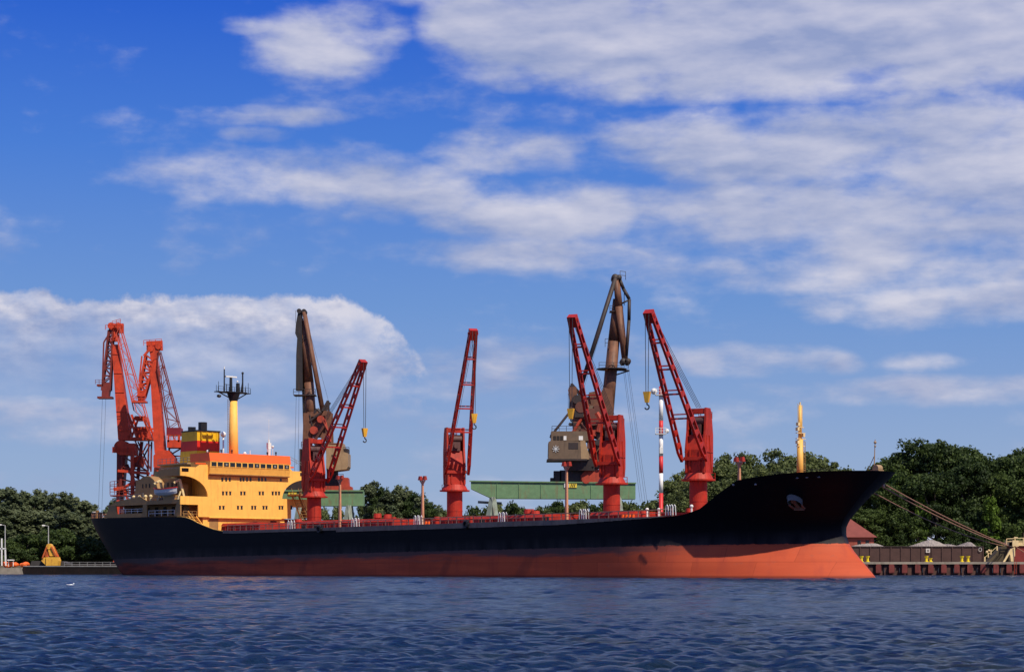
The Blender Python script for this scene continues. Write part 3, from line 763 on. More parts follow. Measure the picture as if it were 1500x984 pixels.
# afterdeck housing and top casing
mb = MB(); mb.box(-168, -156.5, -5.5, 5.5, 18.42, 21.2); mb.box(-167.5, -157, -6.5, 6.5, 21.2, 21.45); mb.build('casing', M_tan, sup)
for pts_, h_ in (([L(167.4,6.4,21.45), L(157,6.4,21.45), L(157,-6.4,21.45)], 1.0), ([L(SF+.4,14.3,18.7), L(SF+7.4,14.3,18.7)], 1.2), ([L(148,14.3,13.55), L(156.6,14.3,13.55)], .9), ([L(160,14.35,14.6), L(171,14.35,13.9)], .9)):
    mb = MB(); mb.rail(pts_, h_, .05, 1.4); mb.build('railing', M_grey, sup)
mb = MB(); mb.box(-156.5,-152.8,-9.6,-5.8,18.42,20.2); mb.box(-164,-158,-9.4,-6.2,18.42,19.9); mb.build('deck_locker', mat('olive', (.20,.19,.09),.7,.2), sup)
# life-boat davits
mb = MB()
for ds in (148.9, 155.6):
    mb.beam(L(ds,12.2,13.5), L(ds,13.4,17.8), .32, .4); mb.beam(L(ds,13.4,17.8), L(ds,14.7,17.1), .28, .32); mb.beam(L(ds,14.0,13.5), L(ds,13.2,15.6), .25)
mb.build('davit', M_cream, sup)
mb = MB()
for ds in (149.0, 155.5): mb.beam(L(ds,14.2,16.1), L(ds,14.7,17.1), .06)
mb.build('boat_fall', M_wire, sup)
# life-boat (hangs: a thing of its own)
lb = empty('lifeboat', wship(152.2, 14.35, 14.75), math.atan2(F.y, F.x)); tag(lb, 'small white lifeboat hanging on its davits beside the yellow deckhouse', 'lifeboat')
mb = MB(); rows_ = []
for i in range(13):
    q = -1+2*i/12; w_ = 1.15*(1-abs(q)**2.6)+.03; x_ = q*3.9; top = 1.25+.28*q*q
    rows_.append([(x_, -w_*c_, zz) for c_, zz in ((0, .12*q*q*4), (.55,.18+.3*q*q), (.9,.6+.2*q*q), (1,top))]+[(x_, w_*c_, zz) for c_, zz in ((1,top), (.9,.6+.2*q*q), (.55,.18+.3*q*q))])
vs = [p for r in rows_ for p in r]; fs = []
for i in range(12):
    for j in range(7): fs.append((i*7+j, i*7+(j+1)%7, (i+1)*7+(j+1)%7, (i+1)*7+j))
mb.add(vs, fs); mb.build('hull', M_lifeb, lb, smooth=False)
mb = MB()
for i in range(12):
    q0, q1 = -1+2*i/12, -1+2*(i+1)/12
    for sg in (1,-1):
        p0 = (q0*3.9, sg*(1.15*(1-abs(q0)**2.6)+.07), 1.28+.28*q0*q0); p1 = (q1*3.9, sg*(1.15*(1-abs(q1)**2.6)+.07), 1.28+.28*q1*q1); mb.beam(p0, p1, .12, .14)
mb.build('gunwale', M_fred, lb)
# stern deck fittings
for (s, tt, r, h, m_) in ((188.6,7,.45,1.3,M_cream),(187,8.3,.3,1.2,M_buff_shade),(185.5,9.8,.35,1.4,M_white),(183.3,11,.4,1.2,M_black),(181,11.8,.3,1.5,M_buff_shade),(178.6,12.6,.4,1.1,M_black),(190,4,.45,1.2,M_cream)):
    mb = MB(); mb.tube(L(s,tt,10.9), L(s,tt,11.1+h), r, n=10); mb.tube(L(s,tt,11.1+h), L(s,tt,11.25+h), r*1.25, n=10); mb.build('bollard', m_, ship)
mb = MB(); pts = []
for k in range(15):
    s = 174+(192.6-174)*k/14; z = interp(s, SHEER); pts.append(L(s, max(.2, halfb(s, z)-.15), z))
mb.rail(pts, 1.0, .045, 1.5); mb.build('railing', M_rail, ship)
mb = MB(); mb.rail([Vector((p.x,-p.y,p.z)) for p in pts], 1.0, .045, 1.5); mb.build('railing', M_rail, ship)
mb = MB(); mb.box(-180,-175,-7,7,10.9,13.0); mb.build('winch_house', M_buff_shade, ship)

# funnel
fu = empty('funnel', (0,0,0), parent=ship)
def fband(z0, z1, m_, nm):
    def ax(z): return 165.6-(z-22)*.14
    mb = MB(); o = 0.0
    mb.hexa([L(ax(z0),-2.6,z0),L(ax(z0),2.6,z0),L(159.5,2.6,z0),L(159.5,-2.6,z0),L(ax(z1),-2.6,z1),L(ax(z1),2.6,z1),L(159.5,2.6,z1),L(159.5,-2.6,z1)]); return mb.build(nm, m_, fu)
fband(21.45,24.0,M_fyel,'lower_band'); fband(24.002,25.95,M_fred,'middle_band'); fband(25.952,27.75,M_fyel,'upper_band')
mb = MB(); mb.box(-164.9,-159.35,-2.7,2.7,27.755,28.0); mb.build('cap', M_black, fu)
mb = MB()
for y_ in (-1.6,-.3,.9,1.9):
    mb.tube((-159.5, y_, 26.2), (-159.5, y_, 27.6), .2, n=8)
mb.build('vent', M_fyel, fu)
for (s, t_, a, h) in ((160.6,.6,.85,1.6),(163.4,1.6,.45,.8),(161.8,1.8,.35,.7),(162.6,-1.2,.4,.6)):
    mb = MB(); mb.tube(L(s,t_,28.0), L(s,t_,28.0+h), a, n=10); mb.build('exhaust_pipe', M_black, fu)
mb = MB(); mb.tube((-158.4,2.7,21.2), (-158.4,2.7,26.8), .16); mb.ball((-158.4,2.7,27.3), .55, 14, 8); mb.build('radar_dome', M_white, fu, smooth=True)

# main mast
mm = empty('main_mast', (0,0,0), parent=ship); s = 151.0
mb = MB(); mb.tube(L(s,0,20), L(s,0,33.2), .98, .72, n=20); mb.build('post', M_yel, mm, smooth=True)
mb = MB(); mb.tube(L(s,0,33.2), L(s,0,34.6), .78, 1.25, n=14); 
mb.beam(L(s,4.0,34.75), L(s,-3.6,34.75), 1.2, .16); mb.beam(L(s,3.4,34.7), L(s,.6,33.6), .18); mb.beam(L(s,-3,34.7), L(s,-.6,33.4), .18)
mb.box(-s-1.3,-s+1.3,-2.2,2.2,34.66,34.86); mb.build('crosstree', M_black, mm)
mb = MB()
for (tt, h, r) in ((2.1,4.3,.14),(-2.1,3.9,.16),(.6,2.8,.32),(-1.0,1.8,.42),(3.4,1.9,.05),(3.9,1.2,.05),(-3.4,2.0,.05),(-2.8,1.4,.05),(1.6,1.5,.08)):
    mb.tube(L(s,tt,34.8), L(s,tt,34.8+h), r, r*.85, n=8)
mb.ball(L(s,-2.1,38.6), .25); mb.beam(L(s,2.1,36.2), L(s,.6,36.2), .1); mb.beam(L(s,-1.7,34.8), L(s,-2.1,36.8), .2); mb.rail([L(s-.6,3.9,34.83), L(s-.6,-3.5,34.83)], .9, .04, 1.2); mb.build('antenna', M_black, mm)
mb = MB(); mb.box(-s-.1,-s+.3,-1.9,.6,37.6,37.85); mb.tube(L(s,2.1,39.1), L(s,2.1,39.6), .1); mb.ball(L(s,-.9,36.9), .2); mb.build('radar_scanner', M_white, mm)
mb = MB(); mb.ball(L(s-.3,3.5,33.9), .45, sz=.7); mb.build('searchlight', M_black, mm)
mb = MB()
for k in range(26): mb.beam(L(s+.2,1.15,21+k*.48), L(s-.2,1.15,21+k*.48), .04)
mb.beam(L(s+.2,1.2,20.5), L(s+.2,1.2,33.5), .05); mb.beam(L(s-.2,1.2,20.5), L(s-.2,1.2,33.5), .05); mb.build('ladder', M_tan, mm)

# foremast
fm = empty('foremast', (0,0,0), parent=ship); s = 12.9
mb = MB(); mb.tube(L(s,0,12.9), L(s,0,19.2), .48, .42, n=14); mb.tube(L(s,0,19.2), L(s,0,23.9), .27, .22, n=12); mb.build('post', mat('mast_yellow', (.80,.45,.09),.5,.06), fm, smooth=True)
mb = MB()
for z, w9 in ((18.3,.8),(19.3,.95),(20.1,.9),(20.9,.6)): mb.beam(L(s-.1,w9,z), L(s-.1,-w9,z), .3, .10)
mb.beam(L(s,-.45,20.9), L(s,-.5,24.0), .07)
for z, t_ in ((18.6,.62),(19.6,-.6),(20.4,.6),(21.1,.5)): mb.box(-s-.15,-s+.25,-t_-.2,-t_+.2,z,z+.45)
mb.beam(L(s+.1,.35,21.2), L(s+.1,.35,24.2), .06); mb.tube(L(s,0,23.7), L(s,0,24.4), .12); mb.beam(L(s,.3,24.0), L(s,-.3,24.0), .08); mb.build('light_bracket', M_cream, fm)
mb = MB()
for k in range(20): mb.beam(L(s,-.85,13.2+k*.3), L(s,-1.15,13.2+k*.3), .04)
mb.beam(L(s,-.85,13), L(s,-.85,19), .05); mb.beam(L(s,-1.15,13), L(s,-1.15,19), .05)
for z in (15,17,19): mb.beam(L(s,-.4,z), L(s,-1.0,z), .06)
mb.build('ladder', M_buff_shade, fm)
# jackstaff and bow fittings
mb = MB(); mb.tube(L(.2,0,14.1), L(.0,0,18.6), .09, .05); mb.beam(L(1.4,0,14.2), L(.2,0,16.3), .07); mb.ball(L(0,0,18.2), .2); mb.ball(L(0,0,17.7), .14); mb.build('jackstaff', M_tan, ship)
mb = MB(); mb.tube(L(-.4,.5,14.7), L(-.4,-.5,14.7), .5, n=12); mb.box(-.4,1.0,-.6,.6,14.1,14.5); mb.build('roller_fairlead', M_tan, ship)
mb = MB()
for (s, z) in ((3.6,13.45),(4.8,13.4),(5.8,13.35)):
    hb_ = halfb(s, z); mb.ball(L(s, hb_-.05, z), .18, sx=1.5, sz=.6)
for s in (11.0,13.9): mb.ball(L(s, halfb(s,12.6)-.05, 12.6), .17, sx=1.2)
mb.build('fairlead', M_silver, ship)
mb = MB(); mb.rail([sheer_pt(s_, -.4, 0) for s_ in (2,4,6,9)], .35, .03, 2.0); mb.build('railing', M_black, ship)
# anchor and its bolster, starboard bow
z = 10.6; s = 12.0
for _ in range(60): s = .6*s+.4*s_at(1164, halfb(s, z))
tb = halfb(s, z)
c = L(s, tb, z); e = .3; tng = (L(s-e, halfb(s-e, z), z)-L(s+e, halfb(s+e, z), z)).normalized(); vup = (L(s, halfb(s, z+e), z+e)-L(s, halfb(s, z-e), z-e)).normalized(); nm = vup.cross(tng).normalized()
if nm.y > 0: nm = -nm
mb = MB(); K = 14; inner = []; outer_ = []; vs = []
for k in range(K+1):
    a = math.radians(-35+250*k/K); d = tng*math.cos(a)+vup*math.sin(a)
    vs += [c+d*.98-nm*.2, c+d*.90+nm*1.05-vup*.05]
fs = [(2*k, 2*k+2, 2*k+3, 2*k+1) for k in range(K)]; mb.add(vs, fs)
mb.build('anchor_bolster', M_silver, ship, smooth=True)
mb = MB(); o_ = c+nm*.75
mb.beam(o_+vup*.5, o_-vup*1.3, .34, .34); mb.beam(o_-vup*1.2-tng*.7, o_-vup*1.2+tng*.7, .4, .4)
for q in (-1, 1): mb.beam(o_-vup*1.15+tng*q*.65, o_-vup*.1+tng*q*.85+nm*.35, .42, .16, w1=.1)
mb.tube(c+nm*.3+vup*.4, c+nm*.9+vup*.4, .35); mb.build('anchor', mat('anchor_rust', (.20,.08,.05),.8,.3), ship)
# rudder head
mb = MB(); mb.hexa([L(189.5,-.3,-1.5),L(189.5,.3,-1.5),L(186,.35,-1.5),L(186,-.35,-1.5),L(189.0,-.25,1.25),L(189.0,.25,1.25),L(186.6,.3,1.5),L(186.6,-.3,1.5)]); mb.build('rudder', mat('rudder_orange', (.72,.12,.04),.6,.1), ship)

# ---- deck cranes
def deck_crane(u, head_uv, phi_rng, hook_v, label):
    s = s_at(u, 0); base = wship(s, 0)
    best = None; zf = 17.3
    Lj = 24.4
    for i in range(0, 721):
        ph = math.radians(phi_rng[0]+(phi_rng[1]-phi_rng[0])*i/720)
        d = Vector((math.cos(ph), math.sin(ph), 0))
        foot = base+d*1.75+Vector((0,0,zf))
        for j in range(0, 121):
            be = math.radians(52+32*j/120)
            h = foot+d*Lj*math.cos(be)+Vector((0,0,Lj*math.sin(be)))
            e = (750+FPX*h.x/h.y-head_uv[0])**2+(HZ-FPX*(h.z-CAMH)/h.y-head_uv[1])**2
            if best is None or e < best[0]: best = (e, ph, be)
    e, ph, be = best
    print('crane', u, 'err px', round(e**.5, 1), 'phi', round(math.degrees(ph)), 'beta', round(math.degrees(be)))
    r = empty('deck_crane', L(s, 0, 0), parent=ship)
    r.rotation_euler = (0, 0, ph-math.atan2(F.y, F.x))
    if label: r['label'] = label
    z0 = interp(s, SHEER)-.4; zt = 14.1
    mb = MB(); mb.tube((0,0,z0), (0,0,zt), 1.3, n=28); mb.tube((0,0,z0+3.1), (0,0,z0+3.25), 1.34, n=28); mb.build('pedestal', M_red, r, smooth=False)
    mb = MB(); mb.tube((0,0,zt), (0,0,zt+.22), 2.5, n=28); mb.tube((0,0,zt+.22), (0,0,zt+1.1), 2.2, 1.75, n=28)
    mb.rail([(-2.4,-1.6,zt+.2),(-2.4,1.6,zt+.2)], 1.0, .05, .8); mb.build('slewing_platform', M_red, r)
    b0 = zt+1.1
    mb = MB()
    prof = [(-1.75,0),(1.55,0),(1.6,3.6),(1.0,6.2),(.75,9.5),(-1.0,9.5),(-1.5,8.6),(-2.1,5.6),(-2.1,1.5)]
    for y_ in (-1.55, 1.25): mb.prism([(x_*.88, y_, b0+z_) for x_, z_ in prof], (0, .30, 0))
    mb.prism([(x_*.88, -1.24, b0+z_) for x_, z_ in [(-1.65,.01),(1.3,.01),(1.35,3.4),(.7,5.6),(-.9,5.6),(-2.0,4.6),(-2.0,1.5)]], (0, 2.48, 0))
    mb.box(-.8, .60, -1.24, 1.24, b0+8.7, b0+9.42); mb.box(-1.3,-1.15,-1.24,1.24,b0+5.4,b0+8.4)
    # web stiffeners
    for y_ in (-1.62, 1.56):
        mb.beam((-1.2,y_+.03,b0+.2), (-.4,y_+.03,b0+5.5), .1, .2); mb.beam((1.0,y_+.03,b0+.2), (.6,y_+.03,b0+5.5), .1, .2); mb.beam((-1.6,y_+.03,b0+3.1), (1.3,y_+.03,b0+3.1), .12, .12)
    for y_ in (-.8,.8): mb.beam((1.22,y_,b0+.1), (1.26,y_,b0+3.4), .2, .16)
    mb.beam((1.3,-1.7,b0+2.1), (1.3,1.7,b0+2.1), .5, .5)
    mb.build('crane_house', M_red, r)
    mb = MB(); mb.box(-.8,.9,-.75,.75,b0+5.6,b0+7.1); mb.tube((.2,-1.1,b0+7.6), (.2,1.1,b0+7.6), .55, n=14); mb.tube((1.36,0,b0+6.4), (.9,0,b0+6.4), .42, n=12)
    mb.build('winch', mat('winch_grey', (.10,.045,.04),.6,.25), r)
    mb = MB()
    mb.box(-2.9,-2.15,-.9,.9,b0+8.0,b0+8.08); mb.rail([(-2.2,-.9,b0+8.1),(-2.9,-.9,b0+8.1),(-2.9,.9,b0+8.1),(-2.2,.9,b0+8.1)], 1.0, .05, .8); mb.rail([(-2.2,-.7,b0+5.0),(-2.7,-.7,b0+5.0),(-2.7,.5,b0+5.0)], .8, .05, .8)
    mb.build('platform', M_dkred, r)
    # cab
    mb = MB(); mb.box(1.35,2.15,-.55,.55,b0+.4,b0+1.9) if False else None
    # jib
    fx, fz = 1.75, zf; cb, sb_ = math.cos(be), math.sin(be); ax = Vector((cb,0,sb_)); up = Vector((-sb_,0,cb))
    f0 = Vector((fx,0,fz)); mb = MB(); W0, W1, D0, D1 = 1.95, .48, .62, .42
    def rp(k, sg, q): return f0+ax*Lj*k+Vector((0, sg*(W0+(W1-W0)*k), 0))+up*q*(D0+(D1-D0)*k)*(1 if k > .04 else .35)
    nseg = 11
    for sg in (-1,1):
        for q in (-1,1):
            mb.beam(rp(0,sg,q), rp(.06,sg,q), .36, .2, up=up); mb.beam(rp(.06,sg,q), rp(1,sg,q), .36, .20, up=up)
        for k in range(nseg+1):
            kk = k/nseg; l_ = .40 if k not in (0,) else .6
            a_, b_ = rp(kk,sg,-1), rp(kk,sg,1)
            mb.beam(a_, b_, .34, l_*1.7, up=ax)
        mb.beam(rp(0,sg,-1), rp(0,sg,1), .4, .9, up=ax)
    for kk in (.30,.47,.64,.82):
        for q in (-1,): mb.beam(rp(kk,-1,q), rp(kk,1,q), .24, .24)
        mb.beam(rp(kk,-1,1), rp(kk,1,1), .18)
    hd = f0+ax*Lj
    mb.beam(hd-ax*1.2, hd+ax*.5, 1.35, 1.0, up=up); mb.beam(hd-ax*.2-Vector((0,.85,0)), hd-ax*.2+Vector((0,.85,0)), .35)
    mb.build('jib', M_jib, r)
    mb = MB()
    for y_ in (-.35,-.12,.12,.35): mb.beam((-.2,y_,b0+9.6), hd+up*.3+Vector((0,y_,0)), .05)
    hz_ = None
    hw = base+Matrix.Rotation(ph,3,'Z')@hd
    zh = (HZ-hook_v)/FPX*hw.y+CAMH
    hp = hd+ax*.35-up*.5
    for y_ in (-.28,.28): mb.beam((hp.x+.1,y_,hp.z), (hp.x+.1,y_*.6,zh+1.3), .07)
    mb.build('hoist_wire', M_wire, r)
    mb = MB(); mb.hexa([(hp.x-.1,-.25,zh),(hp.x+.3,-.25,zh),(hp.x+.3,.25,zh),(hp.x-.1,.25,zh),(hp.x-.2,-.5,zh+1.5),(hp.x+.4,-.5,zh+1.5),(hp.x+.4,.5,zh+1.5),(hp.x-.2,.5,zh+1.5)]); mb.build('hook_block', M_hook, r)
    mb = MB(); ca = Vector((hp.x+.1, 0, zh-.62)); mb.beam((hp.x+.1,0,zh), (hp.x+.1,0,zh-.3), .14)
    for k in range(8):
        a0 = math.radians(90-k*32); a1 = math.radians(90-(k+1)*32); mb.tube(ca+Vector((0,math.cos(a0)*.33,math.sin(a0)*.33)), ca+Vector((0,math.cos(a1)*.33,math.sin(a1)*.33)), .10, n=6)
    mb.build('hook', M_black, r)
    return r
# azimuths: F points at angle -47.6 deg; aft is 132.4 deg
deck_crane(460, (531,532), (-78,-38), 640, 'red deck crane nearest the yellow house, jib leaning right')
deck_crane(666, (693,487), (-100,-50), 620, 'red deck crane amidships with its jib nearly upright')
deck_crane(896, (839,467), (204,250), 614, 'red deck crane in front of the brown harbour crane, jib leaning left')
deck_crane(1023, (951,461), (204,250), 590, 'foremost red deck crane by the bow, jib leaning left')

# ------------------------------------------------------------------ harbour cranes
def brown_crane_right():
    Y = 392; r = empty('harbour_crane', (0,0,0)); tag(r, 'brown level luffing harbour crane with rusty tall boom on a long green portal beam', 'harbour crane', 'harbour cranes on green portals')
    p = lambda u, v, dy=0: P(u, v, Y)+Vector((0, dy, 0))
    mb = MB(); mb.prism([p(690,705,-2),p(930,708,-2),p(930,731,-2),p(720,730,-2),p(690,716,-2)], (0,4,0)); mb.beam(p(688,705,-2.1), p(931,708,-2.1), .3, .25)
    for u in (728,760,792,865,905): mb.beam(p(u,708,-2.05), p(u,729.5,-2.05), .12, .08)
    mb.build('portal_beam', M_green, r)
    mb = MB()
    Mleg = mat('leg_greygreen', (.22,.26,.21),.7,.2,RUST,.5)
    for dy in (-5, 5):
        for ua, ub in ((722,735),(722,704),(905,915),(905,890)):
            m9 = MB(); m9.beam(p(ua,729,dy*.35), p(ub,823,dy), 1.0, .8); m9.build('portal_leg', Mleg, r)
    mb.beam(p(700,735,0), p(735,737,0), .5); mb.build('leg_brace', Mleg, r)
    # sign
    mb = MB(); mb.box(*[ (p(826,0).x), (p(832.5,0).x)], Y-2.16, Y-2.02, p(0,714.5).z, p(0,707.5).z); s1 = mb.build('sign_panel', M_white, r)
    mb = MB(); mb.box(p(833,0).x, p(844.5,0).x, Y-2.16, Y-2.02, p(0,714.5).z, p(0,707.5).z); mb.build('sign_panel', M_signy, r)
    mb = MB()
    for u in (828.2,830.6): mb.beam(p(u,713,-2.2), p(u,709.5,-2.2), .1)
    for u in (836,838.5,841): mb.beam(p(u,713,-2.2), p(u+1,709,-2.2), .13)
    mb.build('sign_mark', M_black, s1)
    # machinery on the beam
    mb = MB()
    for (a, b_, c_, d_) in ((806,812,700,707),(811,822,690,707),(820,856,689,707),(830,848,684,690)): mb.box(p(a,0).x, p(b_,0).x, Y-1.6, Y+1.8, p(0,d_).z, p(0,c_).z)
    mb.build('bogie', M_brdk, r)
    mb = MB(); mb.prism([p(850,707,-1.9),p(893,707,-1.9),p(893,688,-1.9),p(858,688,-1.9),p(850,697,-1.9)], (0,3.6,0)); mb.tube(p(858,702,-2), p(858,702,-2.3), .9, n=12); mb.build('drive_housing', M_machred, r)
    mb = MB(); mb.tube(p(852,690), p(852,672), 3.2, 3.6, n=20); mb.rail([p(826,689,-2), p(850,689,-2)], .9, .06, .9); mb.build('slewing_ring', M_brdk, r)
    # cabin
    mb = MB(); mb.prism([p(803,673,-4),p(858,675,-4),p(862,668,-4),p(855,648,-4),p(806,647,-4),p(803,649,-4)], (0,7,0)); mb.build('machine_house', M_tand, r)
    mb = MB(); mb.prism([p(850,674,-4.05),p(862,674,-4.05),p(862,668,-4.05),p(856,647,-4.05),p(849,647,-4.05)], (0,6.9,0)); mb.build('end_panel', M_tan, r)
    mb = MB(); mb.box(p(807,0).x, p(862,0).x, Y-3.4, Y+2.6, p(0,647).z, p(0,633).z); mb.build('upper_cabin', M_tand, r)
    for a, b_, m_ in ((810,814,M_hole),(815,819,M_hole),(820,824,M_hole),(825,829,M_white),(847,853,M_white)):
        mb = MB(); mb.box(p(a,0).x, p(b_,0).x, Y-3.46, Y-3.40, p(0,646).z, p(0,640).z); mb.build('window', m_, r)
    mb = MB(); mb.box(p(832,0).x, p(846,0).x, Y-4.06, Y-4.0, p(0,659).z, p(0,650).z); mb.build('louvre', M_brdk, r)
    mb = MB(); c_ = p(813.5,659,-4.05)
    mb.tube(c_, c_+Vector((0,-.06,0)), .42, n=14)
    for k in range(8):
        a = k*math.pi/4; d = Vector((math.cos(a),0,math.sin(a))); mb.beam(c_+d*.3+Vector((0,-.03,0)), c_+d*.72+Vector((0,-.03,0)), .24, .06, up=(0,1,0), w1=.1)
    mb.build('emblem', mat('emblem_grey', (.52,.52,.50),.6,.1), r)
    mb = MB(); mb.box(p(803,0).x-.3, p(859,0).x, Y-4.2, Y+3.1, p(0,676).z, p(0,673.5).z); mb.rail([p(808,633,-3.2), p(850,633,-3.2)], 1.0, .06, 1.3); mb.rail([p(802,672,-4.1), p(802.5,655,-4.1)], .2, .06, 2); mb.build('walkway', M_brdk, r)
    # slewing tower: plated frame with open work
    mb = MB()
    mb.prism([p(848,686,-2),p(893,686,-2),p(890,640,-2),p(876,590,-2),p(858,566,-2),p(842,590,-2),p(838,640,-2)], (0,.4,0)) if False else None
    for dy in (-2.0, 2.0):
        mb.beam(p(852,686,dy), p(838,568,dy), 1.5, .6, up=(0,1,0)); mb.beam(p(888,686,dy), p(868,575,dy), 1.6, .6, up=(0,1,0)); mb.beam(p(840,592,dy), p(880,600,dy), 1.0, .5, up=(0,1,0))
        mb.beam(p(846,630,dy), p(885,640,dy), 1.3, .5, up=(0,1,0)); mb.beam(p(846,640,dy), p(882,600,dy), .8, .4, up=(0,1,0)); mb.beam(p(850,684,dy), p(884,640,dy), .9, .4, up=(0,1,0))
    mb.box(p(843,0).x, p(868,0).x, Y-1.9, Y+1.9, p(0,627).z, p(0,582).z); mb.box(p(862,0).x, p(892,0).x, Y-1.8, Y+1.8, p(0,686).z, p(0,645).z)
    mb.prism([p(866,640,-1.5),p(892,640,-1.5),p(899,600,-1.5),p(896,572,-1.5),p(884,568,-1.5),p(872,590,-1.5)], (0,3,0))
    mb.build('slewing_tower', M_brown, r)
    mb = MB(); mb.tube(p(868,612,-3.1), p(868,612,2.4), 1.7, n=16); mb.tube(p(850,598,-2.9), p(850,598,2.4), 1.1, n=14); mb.tube(p(852,636,-3), p(852,636,2.4), .9, n=14); mb.box(p(848,0).x,p(856,0).x,Y-2.3,Y-2.0,p(0,660).z,p(0,645).z); mb.build('luffing_gear', mat('gear_rust', (.13,.045,.03),.7,.3), r)
    mb = MB(); mb.path([p(873,606,-2.6), p(880,618,-2.6), p(876,634,-2.6)], .7, 8); mb.build('pipe', M_machred, r)
    mb = MB(); mb.beam(p(837,563,-2), p(835,606,-2), .45); mb.beam(p(837,563,-2), p(852,580,-2), .35); mb.beam(p(837,563,2), p(835,606,2), .45); mb.beam(p(837,563,2), p(852,580,2), .35); mb.beam(p(835,603,-2), p(806,640,-3), .35); mb.beam(p(833,622,-2), p(848,622,-2), .8, .5); mb.beam(p(835,603,2), p(806,640,2), .35)
    mb.rail([p(832,600,-2), p(832,580,-2)], .3, .05, 1); mb.build('a_frame', M_brdk, r)
    # boom
    mb = MB(); mb.tube(p(888,618), p(899,500), 1.35, 1.15, n=18); mb.tube(p(899,500), p(902,438), 1.15, .55, n=18); mb.build('boom', M_brown, r, smooth=True)
    mb = MB(); mb.tube(p(896,541.2), p(896,540), 3.0, n=18); mb.beam(p(896,541,0), p(922,543,0), 1.4, .2); mb.beam(p(921,543,0), p(902,549,0), .25)
    mb.rail([p(877,540,-1.5), p(920,540.5,-1.5)], 1.1, .06, 1.3); mb.rail([p(893,456,-1), p(912,457,-1)], 1.0, .06, 1.0); mb.box(p(893,0).x,p(912,0).x,Y-1.2,Y+1.2,p(0,457.5).z,p(0,456).z)
    mb.rail([p(886,509,-1.2), p(891,509,-1.2)], 1.6, .06, 1.0); mb.build('boom_platform', M_brdk, r)
    # jib: two tapered legs hanging from the peak
    mb = MB()
    for dy, du in ((-1.1,-1.5),(1.1,2.2)):
        mb.tube(p(904,408,dy*.4), p(906.5+du*.5,450,dy), .5, .72, n=12); mb.tube(p(906.5+du*.5,450,dy), p(915.5+du,530,dy*.7), .72, .42, n=12)
    mb.tube(p(902,410,-1), p(904.5,449,-1), .55, .5, n=10); mb.build('jib', M_brown, r, smooth=True)
    mb = MB()
    mb.tube(p(901,409,-1.2), p(851,566,-2), .46, .42, n=10); mb.tube(p(901,409,1.2), p(851,566,2), .46, .42, n=10)
    mb.path([p(907,409,-.8), p(913,424,-.8), p(921.5,439,-.8), p(921,470,-.8), p(917,522,-.8)], .34, 8); mb.beam(p(921,440,-.8), p(909,446,-.8), .3); mb.beam(p(914,426,-.8), p(914,448,-.8), .14)
    mb.tube(p(900.5,408,-1.5), p(900.5,408,1.5), .72, n=14); mb.tube(p(906,408,-1.3), p(906,408,1.3), .6, n=14); mb.rail([p(908,410,-1), p(916,411,-1)], 1.6, .06, .9)
    mb.tube(p(912.3,530,-1.3), p(912.3,530,1.1), .62, n=16); mb.tube(p(919.3,530,-1.3), p(919.3,530,1.1), .62, n=16)
    mb.build('stay', M_brdk, r, smooth=True)
    mb = MB()
    for a, b_ in ((912,938),(914,941),(918,945),(920,948)): mb.beam(p(a,533), p(b_,735), .05)
    mb.beam(p(903,410), p(846,600), .05); mb.beam(p(899,440), p(880,600), .05); mb.build('wire', M_wire, r)
    return r
_r = brown_crane_right()

